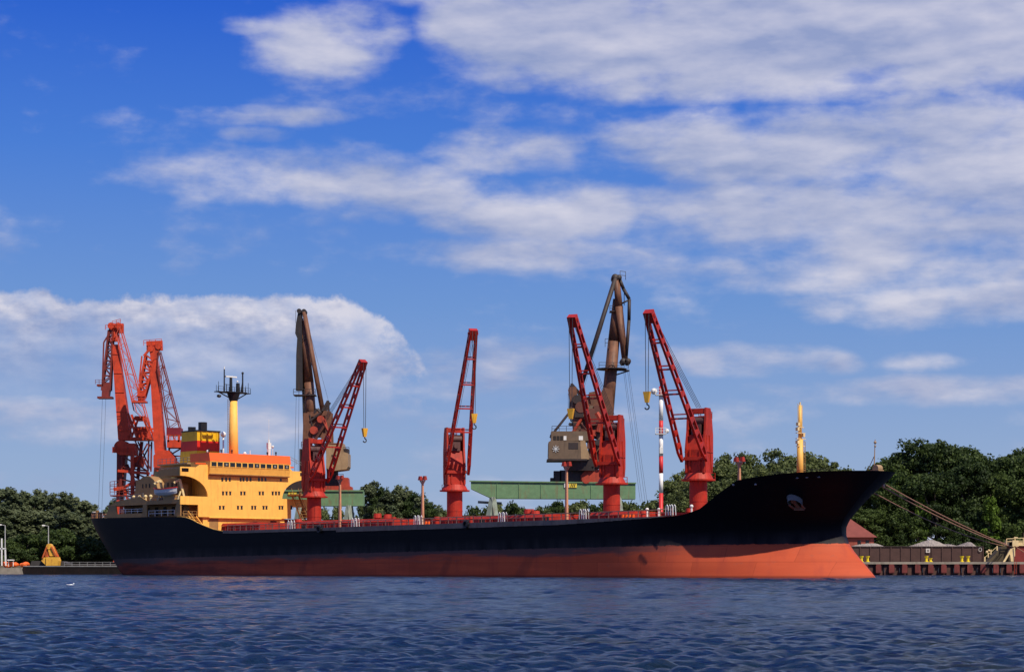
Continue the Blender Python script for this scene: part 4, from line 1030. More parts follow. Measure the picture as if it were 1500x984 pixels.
def clutter(r, Y, uv, seed):
    rc = random.Random(seed); ms = (M_brown, M_brdk, mat('gear_rust', (.13,.045,.03),.7,.3), M_machred, M_tand)
    for (u, v) in uv:
        c_ = P(u, v, Y-2.3); m_ = ms[rc.randrange(5)]; mb = MB(); k = rc.random()
        a_ = rc.uniform(-.9, .9)
        if k < .45: d_ = Vector((math.sin(a_), 0, math.cos(a_)))*rc.uniform(1.2, 2.6); mb.tube(c_-d_, c_+d_, rc.uniform(.14,.34), n=8)
        elif k < .75: mb.tube(c_+Vector((0,-.5,0)), c_+Vector((0,.6,0)), rc.uniform(.5,.95), n=12)
        else: w1 = rc.uniform(.5,1.0); mb.box(c_.x-w1, c_.x+w1, c_.y-.5, c_.y+.5, c_.z-w1*.8, c_.z+w1*.8)
        mb.build('gear', m_, r)
def brown_crane_left():
    Y = 408; r = empty('harbour_crane', (0,0,0)); tag(r, 'brown harbour crane with tan cabin behind the crane nearest the yellow house', 'harbour crane', 'harbour cranes on green portals')
    p = lambda u, v, dy=0: P(u, v, Y)+Vector((0, dy, 0))
    mb = MB(); mb.box(p(412,0).x, p(533,0).x, Y-2, Y+2, p(0,741).z, p(0,719.5).z); mb.beam(p(411,719,-2.1), p(534,719,-2.1), .3, .3); mb.build('portal_beam', M_green, r)
    mb = MB()
    for dy in (-5,5):
        for (a, b_) in ((512,522),(512,500),(440,450),(440,428)): m9 = MB(); m9.beam(p(a,741,dy*.4), p(b_,823,dy), .8); m9.build('portal_leg', MATS['leg_greygreen'], r)
    mb.beam(p(505,752), p(519,752), .5); mb.build('leg_brace', mat('leg_greygreen', (.22,.26,.21)), r)
    mb = MB(); mb.box(p(424,0).x, p(436,0).x, Y-2.1, Y-2.02, p(0,727).z, p(0,720.5).z); sg = mb.build('sign_panel', M_signy, r)
    mb = MB(); mb.beam(p(427,726,-2.14), p(428,722,-2.14), .12); mb.beam(p(431,726,-2.14), p(432,722,-2.14), .12); mb.build('sign_mark', M_black, sg)
    mb = MB(); mb.box(p(420,0).x, p(445,0).x, Y-1.6, Y+1.6, p(0,719).z, p(0,702).z); mb.box(p(470,0).x, p(498,0).x, Y-1.5, Y+1.5, p(0,712).z, p(0,701).z); mb.tube(p(487,701), p(487,688), 1.2, n=12); mb.rail([p(488,701,-2),p(504,701,-2)], .9,.06,.9)
    mb.build('bogie', M_brdk, r)
    mb = MB(); mb.prism([p(497,719,-1.9),p(517,719,-1.9),p(516,713,-1.9),p(512,712,-1.9),p(511,700,-1.9),p(499,699,-1.9)], (0,3.6,0)); mb.box(p(470,0).x, p(500,0).x, Y-1.9, Y+1.7, p(0,719).z, p(0,712).z); mb.build('drive_housing', M_machred, r)
    mb = MB(); mb.prism([p(480,686,-3.5),p(487,691,-3.5),p(510,688,-3.5),p(512,684,-3.5),p(512,665,-3.5),p(505,663,-3.5),p(504,650,-3.5),p(480,650,-3.5)], (0,6.5,0)); mb.build('machine_house', M_tan, r)
    mb = MB()
    for k, u in enumerate((488,490.5,493,495.5)): mb.box(p(u,0).x, p(u+1.6,0).x, Y-3.56, Y-3.5, p(0,670).z, p(0,667).z)
    mb.box(p(490,0).x, p(493,0).x, Y-3.56, Y-3.5, p(0,681).z, p(0,676).z); mb.build('vent', M_brdk, r)
    mb = MB(); mb.rail([p(504,664,-3),p(513,664,-3)], 1.1,.07,.8); mb.box(p(504,0).x,p(511,0).x,Y-3,Y+2,p(0,664).z,p(0,658).z); mb.rail([p(497,650,-3),p(504,650,-3)], 1.0,.05,.8); mb.box(p(440,0).x, p(451,0).x, Y-2, Y+2, p(0,700).z, p(0,658).z); mb.build('cab', M_brdk, r)
    mb = MB()
    for dy in (-2,2):
        mb.beam(p(449,690,dy), p(452,606,dy), 1.6, .6, up=(0,1,0)); mb.beam(p(484,690,dy), p(482,604,dy), 1.2, .6, up=(0,1,0)); mb.beam(p(452,608,dy), p(484,606,dy), 1.0, .5, up=(0,1,0)); mb.beam(p(470,606,dy), p(484,640,dy), .6, .4, up=(0,1,0))
    mb.prism([p(452,640,-1.8),p(478,640,-1.8),p(480,612,-1.8),p(470,605,-1.8),p(456,612,-1.8)], (0,3.6,0)); mb.build('slewing_tower', M_brown, r)
    mb = MB(); mb.beam(p(482,588,-2), p(471,608,-2), .5); mb.beam(p(482,588,-2), p(483,610,-2), .45); mb.beam(p(482,588,2), p(471,608,2), .5); mb.path([p(462,606,-2), p(466,600,-2), p(471,606,-2)], .35, 8); mb.build('a_frame', M_brdk, r)
    mb = MB(); mb.tube(p(456,622), p(452.5,560), 1.15, 1.0, n=16); mb.tube(p(452.5,560), p(444,470), 1.0, .6, n=16); mb.build('boom', M_brown, r, smooth=True)
    mb = MB(); mb.tube(p(450,640,1), p(447,560,1), .9, .8, n=12); mb.tube(p(447,560,1), p(440,466,1), .8, .5, n=12); mb.build('boom_side', mat('crane_olive', (.13,.09,.045),.6,.2), r, smooth=True)
    mb = MB(); mb.tube(p(446,458,-1), p(473.5,606,-1.8), .38, n=10); mb.tube(p(446,458,1), p(473.5,606,1.8), .38, n=10); mb.build('stay', M_brown, r, smooth=True)
    mb = MB(); mb.prism([p(437.5,456,-.9),p(442.5,456,-.9),p(443,480,-.9),p(444,572,-.9),p(434,572,-.9),p(434.5,520,-.9),p(436,496,-.9),p(433,489,-.9),p(434,476,-.9)], (0,1.8,0))
    mb.tube(p(439,456.5,-1.2), p(439,456.5,1.2), .5, n=12); mb.tube(p(446,457,-1.2), p(446,457,1.2), .5, n=12); mb.build('jib', mat('jib_black', (.028,.024,.024),.6,.2,(.09,.05,.035),.5), r)
    mb = MB(); mb.box(p(431,0).x,p(463,0).x,Y-1.5,Y+1.5,p(0,580).z,p(0,578.5).z); mb.rail([p(431,578.5,-1.5),p(463,578.5,-1.5)], 1.1,.06,1.1); mb.rail([p(445,500,-1),p(456,500,-1)], 1,.06,.9); mb.rail([p(434,474,-1),p(434,457,-1)], .2,.05,1); mb.rail([p(455,540,-1),p(457,540,-1)], 1,.05,.5); mb.build('boom_platform', M_brdk, r)
    mb = MB()
    for a, b_ in ((434,430),(438,436)): mb.beam(p(a,578), p(b_,745), .05)
    mb.beam(p(446,458), p(482,590), .05); mb.build('wire', M_wire, r)
    return r
_l = brown_crane_left()
clutter(_r, 392, [(845,585),(852,572),(858,590),(866,598),(848,606),(862,608),(874,600),(846,622),(858,628),(868,634),(878,622),(884,610),(852,650),(866,652),(876,648),(872,664),(862,668),(884,660),(880,676),(866,680)], 3)
clutter(_l, 408, [(456,618),(463,610),(470,614),(476,622),(460,630),(468,634),(476,640),(456,645),(464,650),(474,655),(480,630)], 8)

def orange_crane_a():
    Y = 462; r = empty('harbour_crane', (0,0,0)); tag(r, 'orange red lattice harbour crane, leftmost and tallest of the two beyond the stern', 'harbour crane', 'orange harbour cranes beyond the stern')
    p = lambda u, v, dy=0: P(u, v, Y)+Vector((0, dy, 0))
    mb = MB(); mb.hexa([p(175,645,-1.6),p(193,645,-1.6),p(193,645,1.6),p(175,645,1.6),p(164.5,505,-.8),p(174,505,-.8),p(174,505,.8),p(164.5,505,.8)])
    for k in range(5):
        a = k/5+.1; mb.beam(p(165+10*a,505+140*a,-.85-.8*a), p(174.5+18*a,505+140*a,-.85-.8*a), .15)
    mb.tube(p(169,500), p(168,485), .8, .9); mb.build('boom', M_ored, r)
    mb = MB(); mb.beam(p(160,481), p(181,481), 2.2, 1.0, up=(0,1,0)); mb.tube(p(164,478,-1.3), p(164,478,1.3), .8); mb.tube(p(175,478,-1.3), p(175,478,1.3), .8); mb.rail([p(156,484,-1.3),p(182,484,-1.3)],1.1,.07,1.2); mb.rail([p(164,502,-1.3),p(178,502,-1.3)],1.1,.07,1.2); mb.rail([p(166,477,-1.3),p(178,474,-1.3)],.9,.07,1.2); mb.build('head', M_ored, r)
    mb = MB(); mb.lattice(p(160,484,-.8), p(150,572,-.8), p(166,486,-.8), p(162,572,-.8), .38, 8, .22); mb.lattice(p(160,484,.8), p(150,572,.8), p(166,486,.8), p(162,572,.8), .38, 8, .22); mb.beam(p(164,484,-.8), p(153,502,-.8), .3); mb.beam(p(153,502,-.8), p(151,560,-.8), .3)
    mb.build('jib', M_ordk, r)
    mb = MB(); mb.prism([p(151,562,-1),p(163,562,-1),p(160,581,-1),p(150,581,-1)],(0,2,0)); mb.box(p(144,0).x,p(165,0).x,Y-1.3,Y+1.3,p(0,584).z,p(0,581).z); mb.box(p(143,0).x,p(152,0).x,Y-1,Y+1,p(0,566).z,p(0,563).z); mb.rail([p(141,563,-1),p(152,563,-1)],1.0,.06,1); mb.build('jib_head', M_ordk, r)
    mb = MB(); mb.lattice(p(172,490,-1.4), p(198,602,-1.4), p(177,480,-1.4), p(218,620,-1.4), .26, 6, .12); mb.lattice(p(172,490,1.4), p(198,602,1.4), p(177,480,1.4), p(218,620,1.4), .2, 6, .10); mb.build('stay', mat('stay_pink', (.60,.09,.05),.5,.12), r)
    mb = MB(); mb.box(p(193,0).x,p(226,0).x,Y-2.4,Y+2.4,p(0,645).z,p(0,641).z); mb.box(p(200,0).x,p(218,0).x,Y-1.6,Y+1.6,p(0,641).z,p(0,627).z)
    for dy in (-2.2,2.2):
        mb.beam(p(190,606,dy), p(203,641,dy), .5); mb.beam(p(190,640,dy), p(200,612,dy), .4); mb.beam(p(212,612,dy), p(224,641,dy), .5); mb.beam(p(198,627,dy), p(222,627,dy), .4); mb.beam(p(200,612,dy), p(212,612,dy), .5)
    mb.box(p(200,0).x,p(214,0).x,Y-2,Y+2,p(0,616).z,p(0,610).z); mb.rail([p(196,641,-2.4),p(226,641,-2.4)],1.1,.07,1.2); mb.build('counterweight_frame', M_ored, r)
    mb = MB(); mb.tube(p(180,656,-2.2), p(180,656,2.2), 1.7, n=16); mb.box(p(178,0).x,p(200,0).x,Y-2.4,Y+2.4,p(0,667).z,p(0,650).z); mb.prism([p(196,684,-1.5),p(210,684,-1.5),p(213,672,-1.5),p(204,668,-1.5),p(196,670,-1.5)],(0,2,0)); mb.box(p(167,0).x,p(172,0).x,Y-2,Y,p(0,663).z,p(0,655).z); mb.rail([p(168,664,-2.5),p(200,664,-2.5)],1.0,.07,1.4); mb.build('slewing_drive', M_ored, r)
    mb = MB(); mb.hexa([p(172,730,-1.2),p(181,730,-1.2),p(181,730,1.2),p(172,730,1.2),p(173,664,-1.6),p(186,664,-1.6),p(186,664,1.6),p(173,664,1.6)])
    mb.lattice(p(181,668,-1.8), p(178,735,-1.8), p(218,690,-1.8), p(222,735,-1.8), .5, 4, .35); mb.beam(p(206,646,1.5), p(200,700,1.5), .7); mb.beam(p(186,680,0), p(210,735,0), .6)
    for dy in (-1.8,1.8):
        mb.beam(p(220,646,dy), p(219,690,dy), .35); mb.beam(p(200,646,dy), p(219,688,dy), .3); mb.beam(p(218,650,dy), p(198,688,dy), .3)
    mb.build('lattice_tower', M_ordk, r)
    mb = MB(); mb.beam(p(197,660,-2.6), p(198,823,-2.6), .8, .8); mb.beam(p(176,690,-2.6), p(222,694,-2.6), .6); mb.beam(p(170,717,-2.6), p(185,715,-2.6), .9, .8); mb.beam(p(185,715,-2.6), p(200,705,-2.6), .6); mb.beam(p(184,716,-2.6), p(196,745,-2.6), .55); mb.build('portal_leg', M_ored, r)
    for a_, b_ in ((p(176,720,2), p(174,823,2.6)), (p(222,694,2), p(224,823,2.6)), (p(176,720,-2), p(172,823,-2.6))):
        mb = MB(); mb.beam(a_, b_, .8); mb.build('portal_leg', M_ored, r)
    mb = MB(); mb.box(p(165,0).x,p(205,0).x,Y-3,Y+2,p(0,727).z,p(0,725.5).z)
    mb.rail([p(165,725,-3),p(205,725,-3)],2.0,.08,1.1,2); mb.rail([p(165,715,-3),p(178,713,-3)],1.4,.08,1.1); mb.build('walkway', M_ordk, r)
    mb = MB(); mb.beam(p(150,584), p(144,752), .05); mb.beam(p(155,584), p(149,752), .05); mb.build('wire', M_wire, r)
orange_crane_a()
def orange_crane_b():
    Y = 452; r = empty('harbour_crane', (0,0,0)); tag(r, 'bright orange red harbour crane with solid boom just left of the funnel', 'harbour crane', 'orange harbour cranes beyond the stern')
    p = lambda u, v, dy=0: P(u, v, Y)+Vector((0, dy, 0))
    mb = MB(); mb.hexa([p(228,664,-1.5),p(243,664,-1.5),p(243,664,1.5),p(228,664,1.5),p(220,530,-.9),p(231,526,-.9),p(231,526,.9),p(220,530,.9)])
    mb.prism([p(227,668,-2),p(233,660,-2),p(249,660,-2),p(258,671,-2),p(257,684,-2),p(250,692,-2),p(233,692,-2),p(227,684,-2)],(0,4,0)); mb.build('boom', M_ored, r)
    mb = MB(); mb.beam(p(215,507), p(238,506), 2.2, 1.0, up=(0,1,0)); mb.tube(p(222,511,-1.2), p(222,511,1.2), .8); mb.tube(p(233,508,-1.2), p(233,508,1.2), .7); mb.rail([p(212,507,-1.3),p(238,505,-1.3)],1.2,.07,1.2); mb.hexa([p(222,528,-1),p(231,526,-1),p(231,526,1),p(222,528,1),p(219,508,-1),p(234,508,-1),p(234,508,1),p(219,508,1)]); mb.build('head', M_ored, r)
    mb = MB()
    for dy in (-.9,.9): mb.lattice(p(214,520,dy), p(203,582,dy), p(227,530,dy), p(212,582,dy), .45, 7, .3)
    mb.beam(p(209,522,-1), p(205,560,-1), .3); mb.beam(p(221,511,-1), p(212,522,-1), .5); mb.build('jib', M_ored, r)
    mb = MB(); mb.prism([p(202,572,-1),p(213,572,-1),p(211,588,-1),p(203,588,-1)],(0,2,0)); mb.box(p(194,0).x,p(215,0).x,Y-1.2,Y+1.2,p(0,590).z,p(0,587.5).z); mb.rail([p(194,587,-1.2),p(215,587,-1.2)],1.0,.07,1); mb.rail([p(197,570,-1),p(206,570,-1)],1.0,.06,1); mb.build('jib_head', M_ored, r)
    mb = MB()
    for dy, q in ((-1.3,.28),(1.3,.2)): mb.lattice(p(234,514,dy), p(267,638,dy), p(232,540,dy), p(247,628,dy), q, 6, q*.5)
    mb.build('stay', M_ordk, r)
    mb = MB(); mb.box(p(246,0).x,p(266,0).x,Y-2,Y+2,p(0,638).z,p(0,627).z); mb.build('counterweight', mat('oxide_dark', (.20,.012,.02),.6,.2), r)
    mb = MB(); mb.box(p(247,0).x,p(267,0).x,Y-2.2,Y+2.2,p(0,656).z,p(0,645).z); mb.beam(p(249,638,-2), p(249,648,-2), .4); mb.beam(p(264,638,-2), p(264,648,-2), .4); mb.beam(p(256,638,-2), p(258,648,-2), .3); mb.rail([p(246,645,-2.2),p(266,645,-2.2)],1.1,.07,1.1); mb.build('slewing_drive', M_ored, r)
    mb = MB(); mb.truss(p(240,823), p(243,686), 7, 7, 4, 4, 6, .6, .35); mb.lattice(p(248,656,0), p(246,690,0), p(266,656,0), p(264,692,0), .4, 3, .3); mb.build('lattice_tower', M_ordk, r)
orange_crane_b()

# ------------------------------------------------------------------ striped radar mast
rm = empty('radar_mast', (0,0,0)); tag(rm, 'slender red and white striped mast with two platforms between the cranes', 'mast')
Y = 430; p = lambda u, v, dy=0: P(u, v, Y)+Vector((0, dy, 0))
mb = MB(); bands = [(823,745,1),(745,729,1),(729,695,0),(695,669,1),(669,664,0),(664,637,1)]
bands = [(823,727,1),(727,694,0),(694,664,1),(664,636,0),(636,616,1),(616,592,0),(592,566,1)]
# as seen: white 727-694, red 694-669, white, red 637-617, white 617-580, red top
bands = [(823,722,1),(722,693,0),(693,668,1),(668,637,0),(637,616,1),(616,580,0),(580,566,1)]
Mw = mat('mast_white', (.80,.79,.76),.5,.06); Mr = mat('mast_red', (.62,.03,.03),.5,.1)
for a, b_, k in bands:
    mb = MB(); mb.tube(p(968.3,a), p(968.3,b_+.01), .46, n=12); mb.build('band', Mr if k else Mw, rm, smooth=True)
mb = MB()
for v in (578, 635): mb.box(p(960,0).x, p(975.5,0).x, Y-1, Y+1, p(0,v+1).z, p(0,v).z); mb.rail([p(960,v,-1), p(975.5,v,-1)], 1.2, .07, 1.1)
mb.ball(p(958,573), .7); mb.ball(p(977,631), .5); mb.box(p(966,0).x,p(971,0).x,Y-.8,Y-.4,p(0,664).z,p(0,655).z); mb.build('platform', M_white, rm)
mb = MB(); mb.beam(p(967,566), p(967,560), .12); mb.beam(p(970,566), p(970,562), .1); mb.build('antenna', M_black, rm)

# ------------------------------------------------------------------ right quay yard
Y = 400; p = lambda u, v, dy=0: P(u, v, Y)+Vector((0, dy, 0))
w_ = empty('storage_wall', (0,0,0)); tag(w_, 'long low brown retaining wall holding grey aggregate heaps on the quay', 'wall')
mb = MB(); mb.box(p(1225,0).x, p(1440,0).x, Y, Y+.5, QZ, p(0,800.5).z)
for u in range(1230, 1441, 15): mb.box(p(u,0).x-.12, p(u,0).x+.12, Y-.16, Y, QZ, p(0,801).z)
mb.box(p(1440,0).x-.5, p(1440,0).x, Y+.5, Y+16, QZ, p(0,800.5).z); mb.build('panel', M_wallb, w_)
mb = MB(); mb.box(p(1224.5,0).x, p(1440.5,0).x, Y-.2, Y+.55, p(0,800.4).z, p(0,799.6).z); mb.build('coping', mat('coping_dark', (.05,.035,.03)), w_)
mb = MB(); mb.box(p(1356,0).x, p(1362,0).x, Y-.24, Y-.17, p(0,809).z, p(0,803).z); sn = mb.build('notice', mat('notice_grey', (.55,.50,.45),.7,.1), w_)
mb = MB(); mb.box(p(1358,0).x, p(1358.7,0).x, Y-.27, Y-.245, p(0,807.5).z, p(0,804.5).z); mb.box(p(1359.6,0).x, p(1360.3,0).x, Y-.27, Y-.245, p(0,807.5).z, p(0,804.5).z); mb.build('mark', M_black, sn)
mb = MB(); cc = p(1435.5,804.5,-.2)
for k in range(12):
    a0, a1 = k*math.pi/6, (k+1)*math.pi/6; mb.beam(cc+Vector((.3*math.cos(a0),0,.38*math.sin(a0))), cc+Vector((.3*math.cos(a1),0,.38*math.sin(a1))), .13, .06)
mb.build('notice', M_white, w_)
def heap(u0, u1, peaks, vtop_base, lab):
    n_, m_ = 44, 14; vs = []; fs = []; rr = random.Random(int(u0))
    for i in range(n_+1):
        u = u0+(u1-u0)*i/n_; h = interp(u, peaks)
        for j in range(m_+1):
            dy = .55+15*j/m_; k = math.sin(math.pi*min(1, (j+.0)/m_))**.8
            z = QZ+2.5+(P(u, h, Y+8).z-QZ-2.5)*k+rr.uniform(-.07,.07)
            vs.append((p(u,0).x, Y+dy, z))
    for i in range(n_):
        for j in range(m_): a = i*(m_+1)+j; fs.append((a, a+m_+1, a+m_+2, a+1))
    mb = MB(); mb.add(vs, fs); o = mb.build('aggregate_heap', M_heap); tag(o, lab, 'heap', 'grey heaps behind the storage wall'); return o
heap(1247, 1307, [(1247,802),(1262,797.5),(1280,795),(1290,795),(1300,798),(1307,802)], 801, 'low rounded grey aggregate heap just right of the bow')
heap(1338, 1400, [(1338,802),(1355,796),(1372,790.5),(1378,790),(1388,794),(1400,801)], 801, 'tallest grey aggregate heap behind the wall notice')
heap(1384, 1414, [(1384,802),(1391,797),(1400,796.5),(1408,797.5),(1414,802)], 801, 'small middle grey heap between the tall one and the pointed one')
heap(1410, 1441, [(1410,800),(1422,797),(1432,793),(1441,801)], 801, 'pointed grey aggregate heap at the right end of the wall')
mb = MB(); mb.box(p(1225,0).x, p(1455,0).x, 386, 399.5, QZ+.002, QZ+.02); o = mb.build('quay_paving', M_conc); o['kind'] = 'structure'
for i, (u, lab) in enumerate(((1262,'yellow quay bollard half hidden behind the bow'),(1271,'yellow quay bollard next to the red forefoot of the bow'),(1357,'yellow quay bollard below the wall notice'),(1363,'low yellow quay bollard right beside the one below the notice'),(1409,'left yellow bollard of the pair below the small heap'),(1418,'right yellow bollard of the pair below the small heap'))):
    b0 = empty('bollard', P(u, 823, 384.3)); b0.location.z = QZ+.12; tag(b0, lab, 'bollard', 'yellow bollards on the quay')
    h = .75 if u == 1363 else 1.15
    mb = MB(); mb.tube((0,0,0), (0,0,.12), .42, n=12); mb.tube((0,0,.12), (0,0,h*.75), .24, n=12); mb.build('post', M_bright, b0)
    mb = MB(); mb.tube((0,0,h*.75), (0,0,h), .34, .42, n=12); mb.build('cap', M_bright, b0)
# red building
rb = empty('red_building', (0,0,0)); tag(rb, 'red brick building with a red pitched roof just behind the bow', 'building')
Yb = 407; p = lambda u, v, dy=0: P(u, v, Yb)+Vector((0, dy, 0))
mb = MB(); mb.box(p(1195,0).x, p(1280,0).x, Yb, Yb+9, QZ, p(0,785).z); mb.build('wall', M_brick, rb)
mb = MB(); mb.add([p(1190,786.5,-.6), p(1284.5,786.5,-.6), p(1249,757,5), p(1205,757,5), p(1190,786.5,10), p(1284.5,786.5,10)], [(0,1,2,3),(1,5,2),(5,4,3,2),(4,0,3),(0,4,5,1)]); mb.build('roof', M_roof, rb)
for u in (1256,1268): 
    mb = MB(); mb.box(p(u,0).x, p(u+5,0).x, Yb-.05, Yb, p(0,800).z, p(0,791).z); w2 = mb.build('window', M_glass, rb)
    mb = MB(); mb.box(p(u,0).x-.1, p(u+5,0).x+.1, Yb-.12, Yb, p(0,801).z, p(0,800).z); mb.build('sill', M_white, w2)
# cream loading gantry at the right edge
Y = 386; p = lambda u, v, dy=0: P(u, v, Y)+Vector((0, dy, 0))
lg = empty('mooring_gantry', (0,0,0)); tag(lg, 'cream steel mooring gantry with red block on the quay at the right edge', 'gantry')
mb = MB(); mb.box(p(1486,0).x, p(1560,0).x, Y, Y+6, QZ, p(0,799).z); mb.build('red_block', mat('block_red', (.20,.025,.02),.7,.2), lg)
mb = MB(); mb.box(p(1482,0).x, p(1560,0).x, Y-.3, Y+6, p(0,799).z, p(0,793.5).z); mb.box(p(1482,0).x,p(1491,0).x,Y-.6,Y+2,p(0,800).z,p(0,791).z)
mb.prism([p(1480,822,-.5),p(1484.5,822,-.5),p(1485,815,-.5),p(1486,814,-.5),p(1486,800,-.5),p(1479,805,-.5),p(1477,810,-.5),p(1479,813,-.5)],(0,1.5,0)); mb.build('frame', M_cream, lg)
mb = MB(); mb.beam(p(1469,823,-.6), p(1480,804,-.6), .35, .35); mb.build('strut', M_cream, lg)
mb = MB(); mb.rail([p(1474,797,-.3), p(1560,793,-.3)], 1.1, .09, 1.6); mb.box(p(1485,0).x,p(1490,0).x,Y-.4,Y,p(0,788).z,p(0,786).z); mb.beam(p(1472,800), p(1473,791), .2); mb.build('railing', M_cream, lg)
mb = MB(); mb.prism([p(1448,823,1),p(1480,823,1),p(1480,801,1),p(1470,800,1)],(0,3,0)); mb.build('ramp', mat('ramp_olive', (.085,.065,.035),.8,.3), lg)
mb = MB()
for u, v in ((1444,817),(1449,811),(1453,806.5),(1462,801)): mb.beam(p(u,v+5,.8), p(u,v-2,.8), .22)
for (u,v) in ((1447,808),(1450,806)): mb.ball(p(u,v,.8), .26)
mb.beam(p(1444,816,.8), p(1462,800,.8), .09); mb.build('ramp_post', M_cream, lg)

# mooring ropes from the bow
def rope(a, b_, sag, r, lab, n_=26):
    mb = MB(); pts = []
    for i in range(n_+1):
        k = i/n_; q = Vector(a).lerp(Vector(b_), k); q.z -= sag*4*k*(1-k); pts.append(q)
    mb.path(pts, r, 6); o = mb.build('mooring_rope', M_rope); tag(o, lab, 'rope', 'mooring ropes from the bow'); return o
e1 = P(1474, 797, 385.8)
rope(wship(.6, -.3, 13.5), e1, .5, .10, 'brown mooring rope, uppermost of those from the bow to the gantry')
rope(wship(.8, .2, 13.3), e1+Vector((.4,.2,-.25)), .75, .10, 'brown mooring rope just below the uppermost one')
rope(wship(2.2, -.6, 12.2), e1+Vector((-.5,.1,-.3)), 1.0, .085, 'thin pale mooring rope, lowest where it leaves the bow')
rope(e1+Vector((1.5,-.6,-.3)), P(1540, 826, 380), .4, .09, 'short pink rope running right from the gantry')
rg = empty('rat_guard', wship(.6,-.3,13.5).lerp(e1, .055)+Vector((0,0,-.2))); tag(rg, 'small round white rat guard on the mooring rope near the bow', 'rat guard')
mb = MB(); mb.tube((-.06,0,0), (.06,0,.03), .45, n=14); mb.build('disc', M_white, rg)

# ------------------------------------------------------------------ left shore
bgp = empty('barge', (0,0,0)); tag(bgp, 'flat black barge moored low beyond the stern', 'barge')
Y = 430; p = lambda u, v, dy=0: P(u, v, Y)+Vector((0, dy, 0))
zt = p(0,829).z
mb = MB(); mb.prism([(p(42,0).x,Y-4,-.6),(p(183,0).x,Y-4,-.6),(p(186,0).x,Y-4,zt*.9),(p(180,0).x,Y-4,zt),(p(41,0).x,Y-4,zt+.05),(p(39,0).x,Y-4,zt*.6)],(0,9,0)); mb.build('hull', M_barge, bgp)
mb = MB(); mb.prism([(p(45,0).x,Y-1,zt),(p(178,0).x,Y-1,zt),(p(176,0).x,Y-1,zt+.5),(p(100,0).x,Y-1,zt+.6),(p(92,0).x,Y-1,zt+1.1),(p(48,0).x,Y-1,zt+1.2)],(0,5,0)); mb.build('cargo_coaming', mat('barge_grey', (.05,.045,.042),.8,.3), bgp)
mb = MB(); mb.rail([(p(100,0).x,Y-3.8,zt),(p(178,0).x,Y-3.8,zt)], .9, .05, 1.6); mb.beam((p(41,0).x,Y-4.05,zt), (p(180,0).x,Y-4.05,zt-.02), .16, .18); mb.build('railing', M_grey, bgp)
gb = empty('cargo_grab', (0,0,0)); tag(gb, 'rusty yellow clamshell grab standing on the black barge', 'grab')
p = lambda u, v, dy=0: P(u, v, Y-2.0)+Vector((0, dy, 0))
mb = MB()
for sg in (-1, 1): mb.prism([p(69,828,-1.2 if sg<0 else .3),p(87,828,-1.2 if sg<0 else .3),p(88,821,-1.2 if sg<0 else .3),p(86,815.5,-1.2 if sg<0 else .3),p(69,815.5,-1.2 if sg<0 else .3)],(0,.9,0))
mb.prism([p(69,828,-.9),p(62,821,-.9),p(63,816,-.9),p(69,816,-.9)],(0,1.8,0)); mb.build('bucket', M_grab, gb)
mb = MB(); mb.beam(p(64,817,-1), p(70,801,-1), .3, .3); mb.beam(p(84,815,-1), p(77,800,-1), .3,.3); mb.beam(p(64,817,1), p(70,801,1), .3, .3); mb.beam(p(84,815,1), p(77,800,1), .3,.3)
mb.prism([p(67,815,-.6),p(72,815,-.6),p(74,800,-.6),p(69,802,-.6)],(0,1.2,0)); mb.build('arm', mat('grab_orange', (.55,.12,.03),.6,.25,RUST,.7), gb)
mb = MB(); mb.prism([p(74,814,-.8),p(82,814,-.8),p(79,804,-.8),p(77,799,-.8),p(70,799,-.8)],(0,1.6,0)); mb.tube(p(73,800,-.9), p(73,800,.9), .6, n=12); mb.build('head', M_grab, gb)
# left landing stage, lamp posts, orange heap, white frame
Y = 452; p = lambda u, v, dy=0: P(u, v, Y)+Vector((0, dy, 0))
mb = MB(); mb.box(p(-60,0).x, p(38,0).x, Y, Y+20, -1, p(0,831.3).z); o = mb.build('landing_stage', M_conc); tag(o, 'low concrete landing stage at the left edge', 'jetty')
zst = p(0,831.3).z
mb = MB(); rr = random.Random(4)
for k in range(26):
    x = p(rr.uniform(2,36),0).x; mb.ball((x, Y+3+rr.uniform(-1,1), zst+.45+rr.uniform(0,.5)), rr.uniform(.5,.8), 8, 5, sz=.7)
o = mb.build('net_pile', M_oheap); tag(o, 'bright orange pile of nets or booms on the landing stage', 'pile')
def lamp(u, vt, Yl, lab, vb=828):
    r_ = empty('street_lamp', P(u, vb, Yl)); r_.location.z = 1.4; tag(r_, lab, 'street lamp', 'street lamps on the left shore')
    h = P(u, vt, Yl).z-1.4
    mb = MB(); mb.tube((0,0,0), (0,0,h), .16, .10, n=8); mb.beam((0,0,h), (-.9,0,h+.15), .1); mb.build('pole', mat('pole_grey', (.42,.42,.40),.6,.1), r_)
    mb = MB(); mb.hexa([(-1.5,-.25,h),(-.8,-.25,h),(-.8,.25,h),(-1.5,.25,h),(-1.45,-.2,h+.3),(-.8,-.2,h+.25),(-.8,.2,h+.25),(-1.45,.2,h+.3)]); mb.build('lamp_head', M_white, r_)
lamp(7.5, 769, 456, 'street lamp on the landing stage at the left edge')
lamp(71, 770, 468, 'street lamp between the dark trees above the barge')
wf = empty('boat_lift_frame', (0,0,0)); tag(wf, 'white steel frame standing on the landing stage at the left edge', 'frame')
mb = MB(); mb.beam(p(1,828,1), p(1,788,1), .3); mb.beam(p(7,828,1), p(6,803,1), .3); mb.beam(p(-8,803,1), p(7,803,1), .3); mb.beam(p(-8,828,1), p(-8,788,1), .45); mb.build('post', M_white, wf)
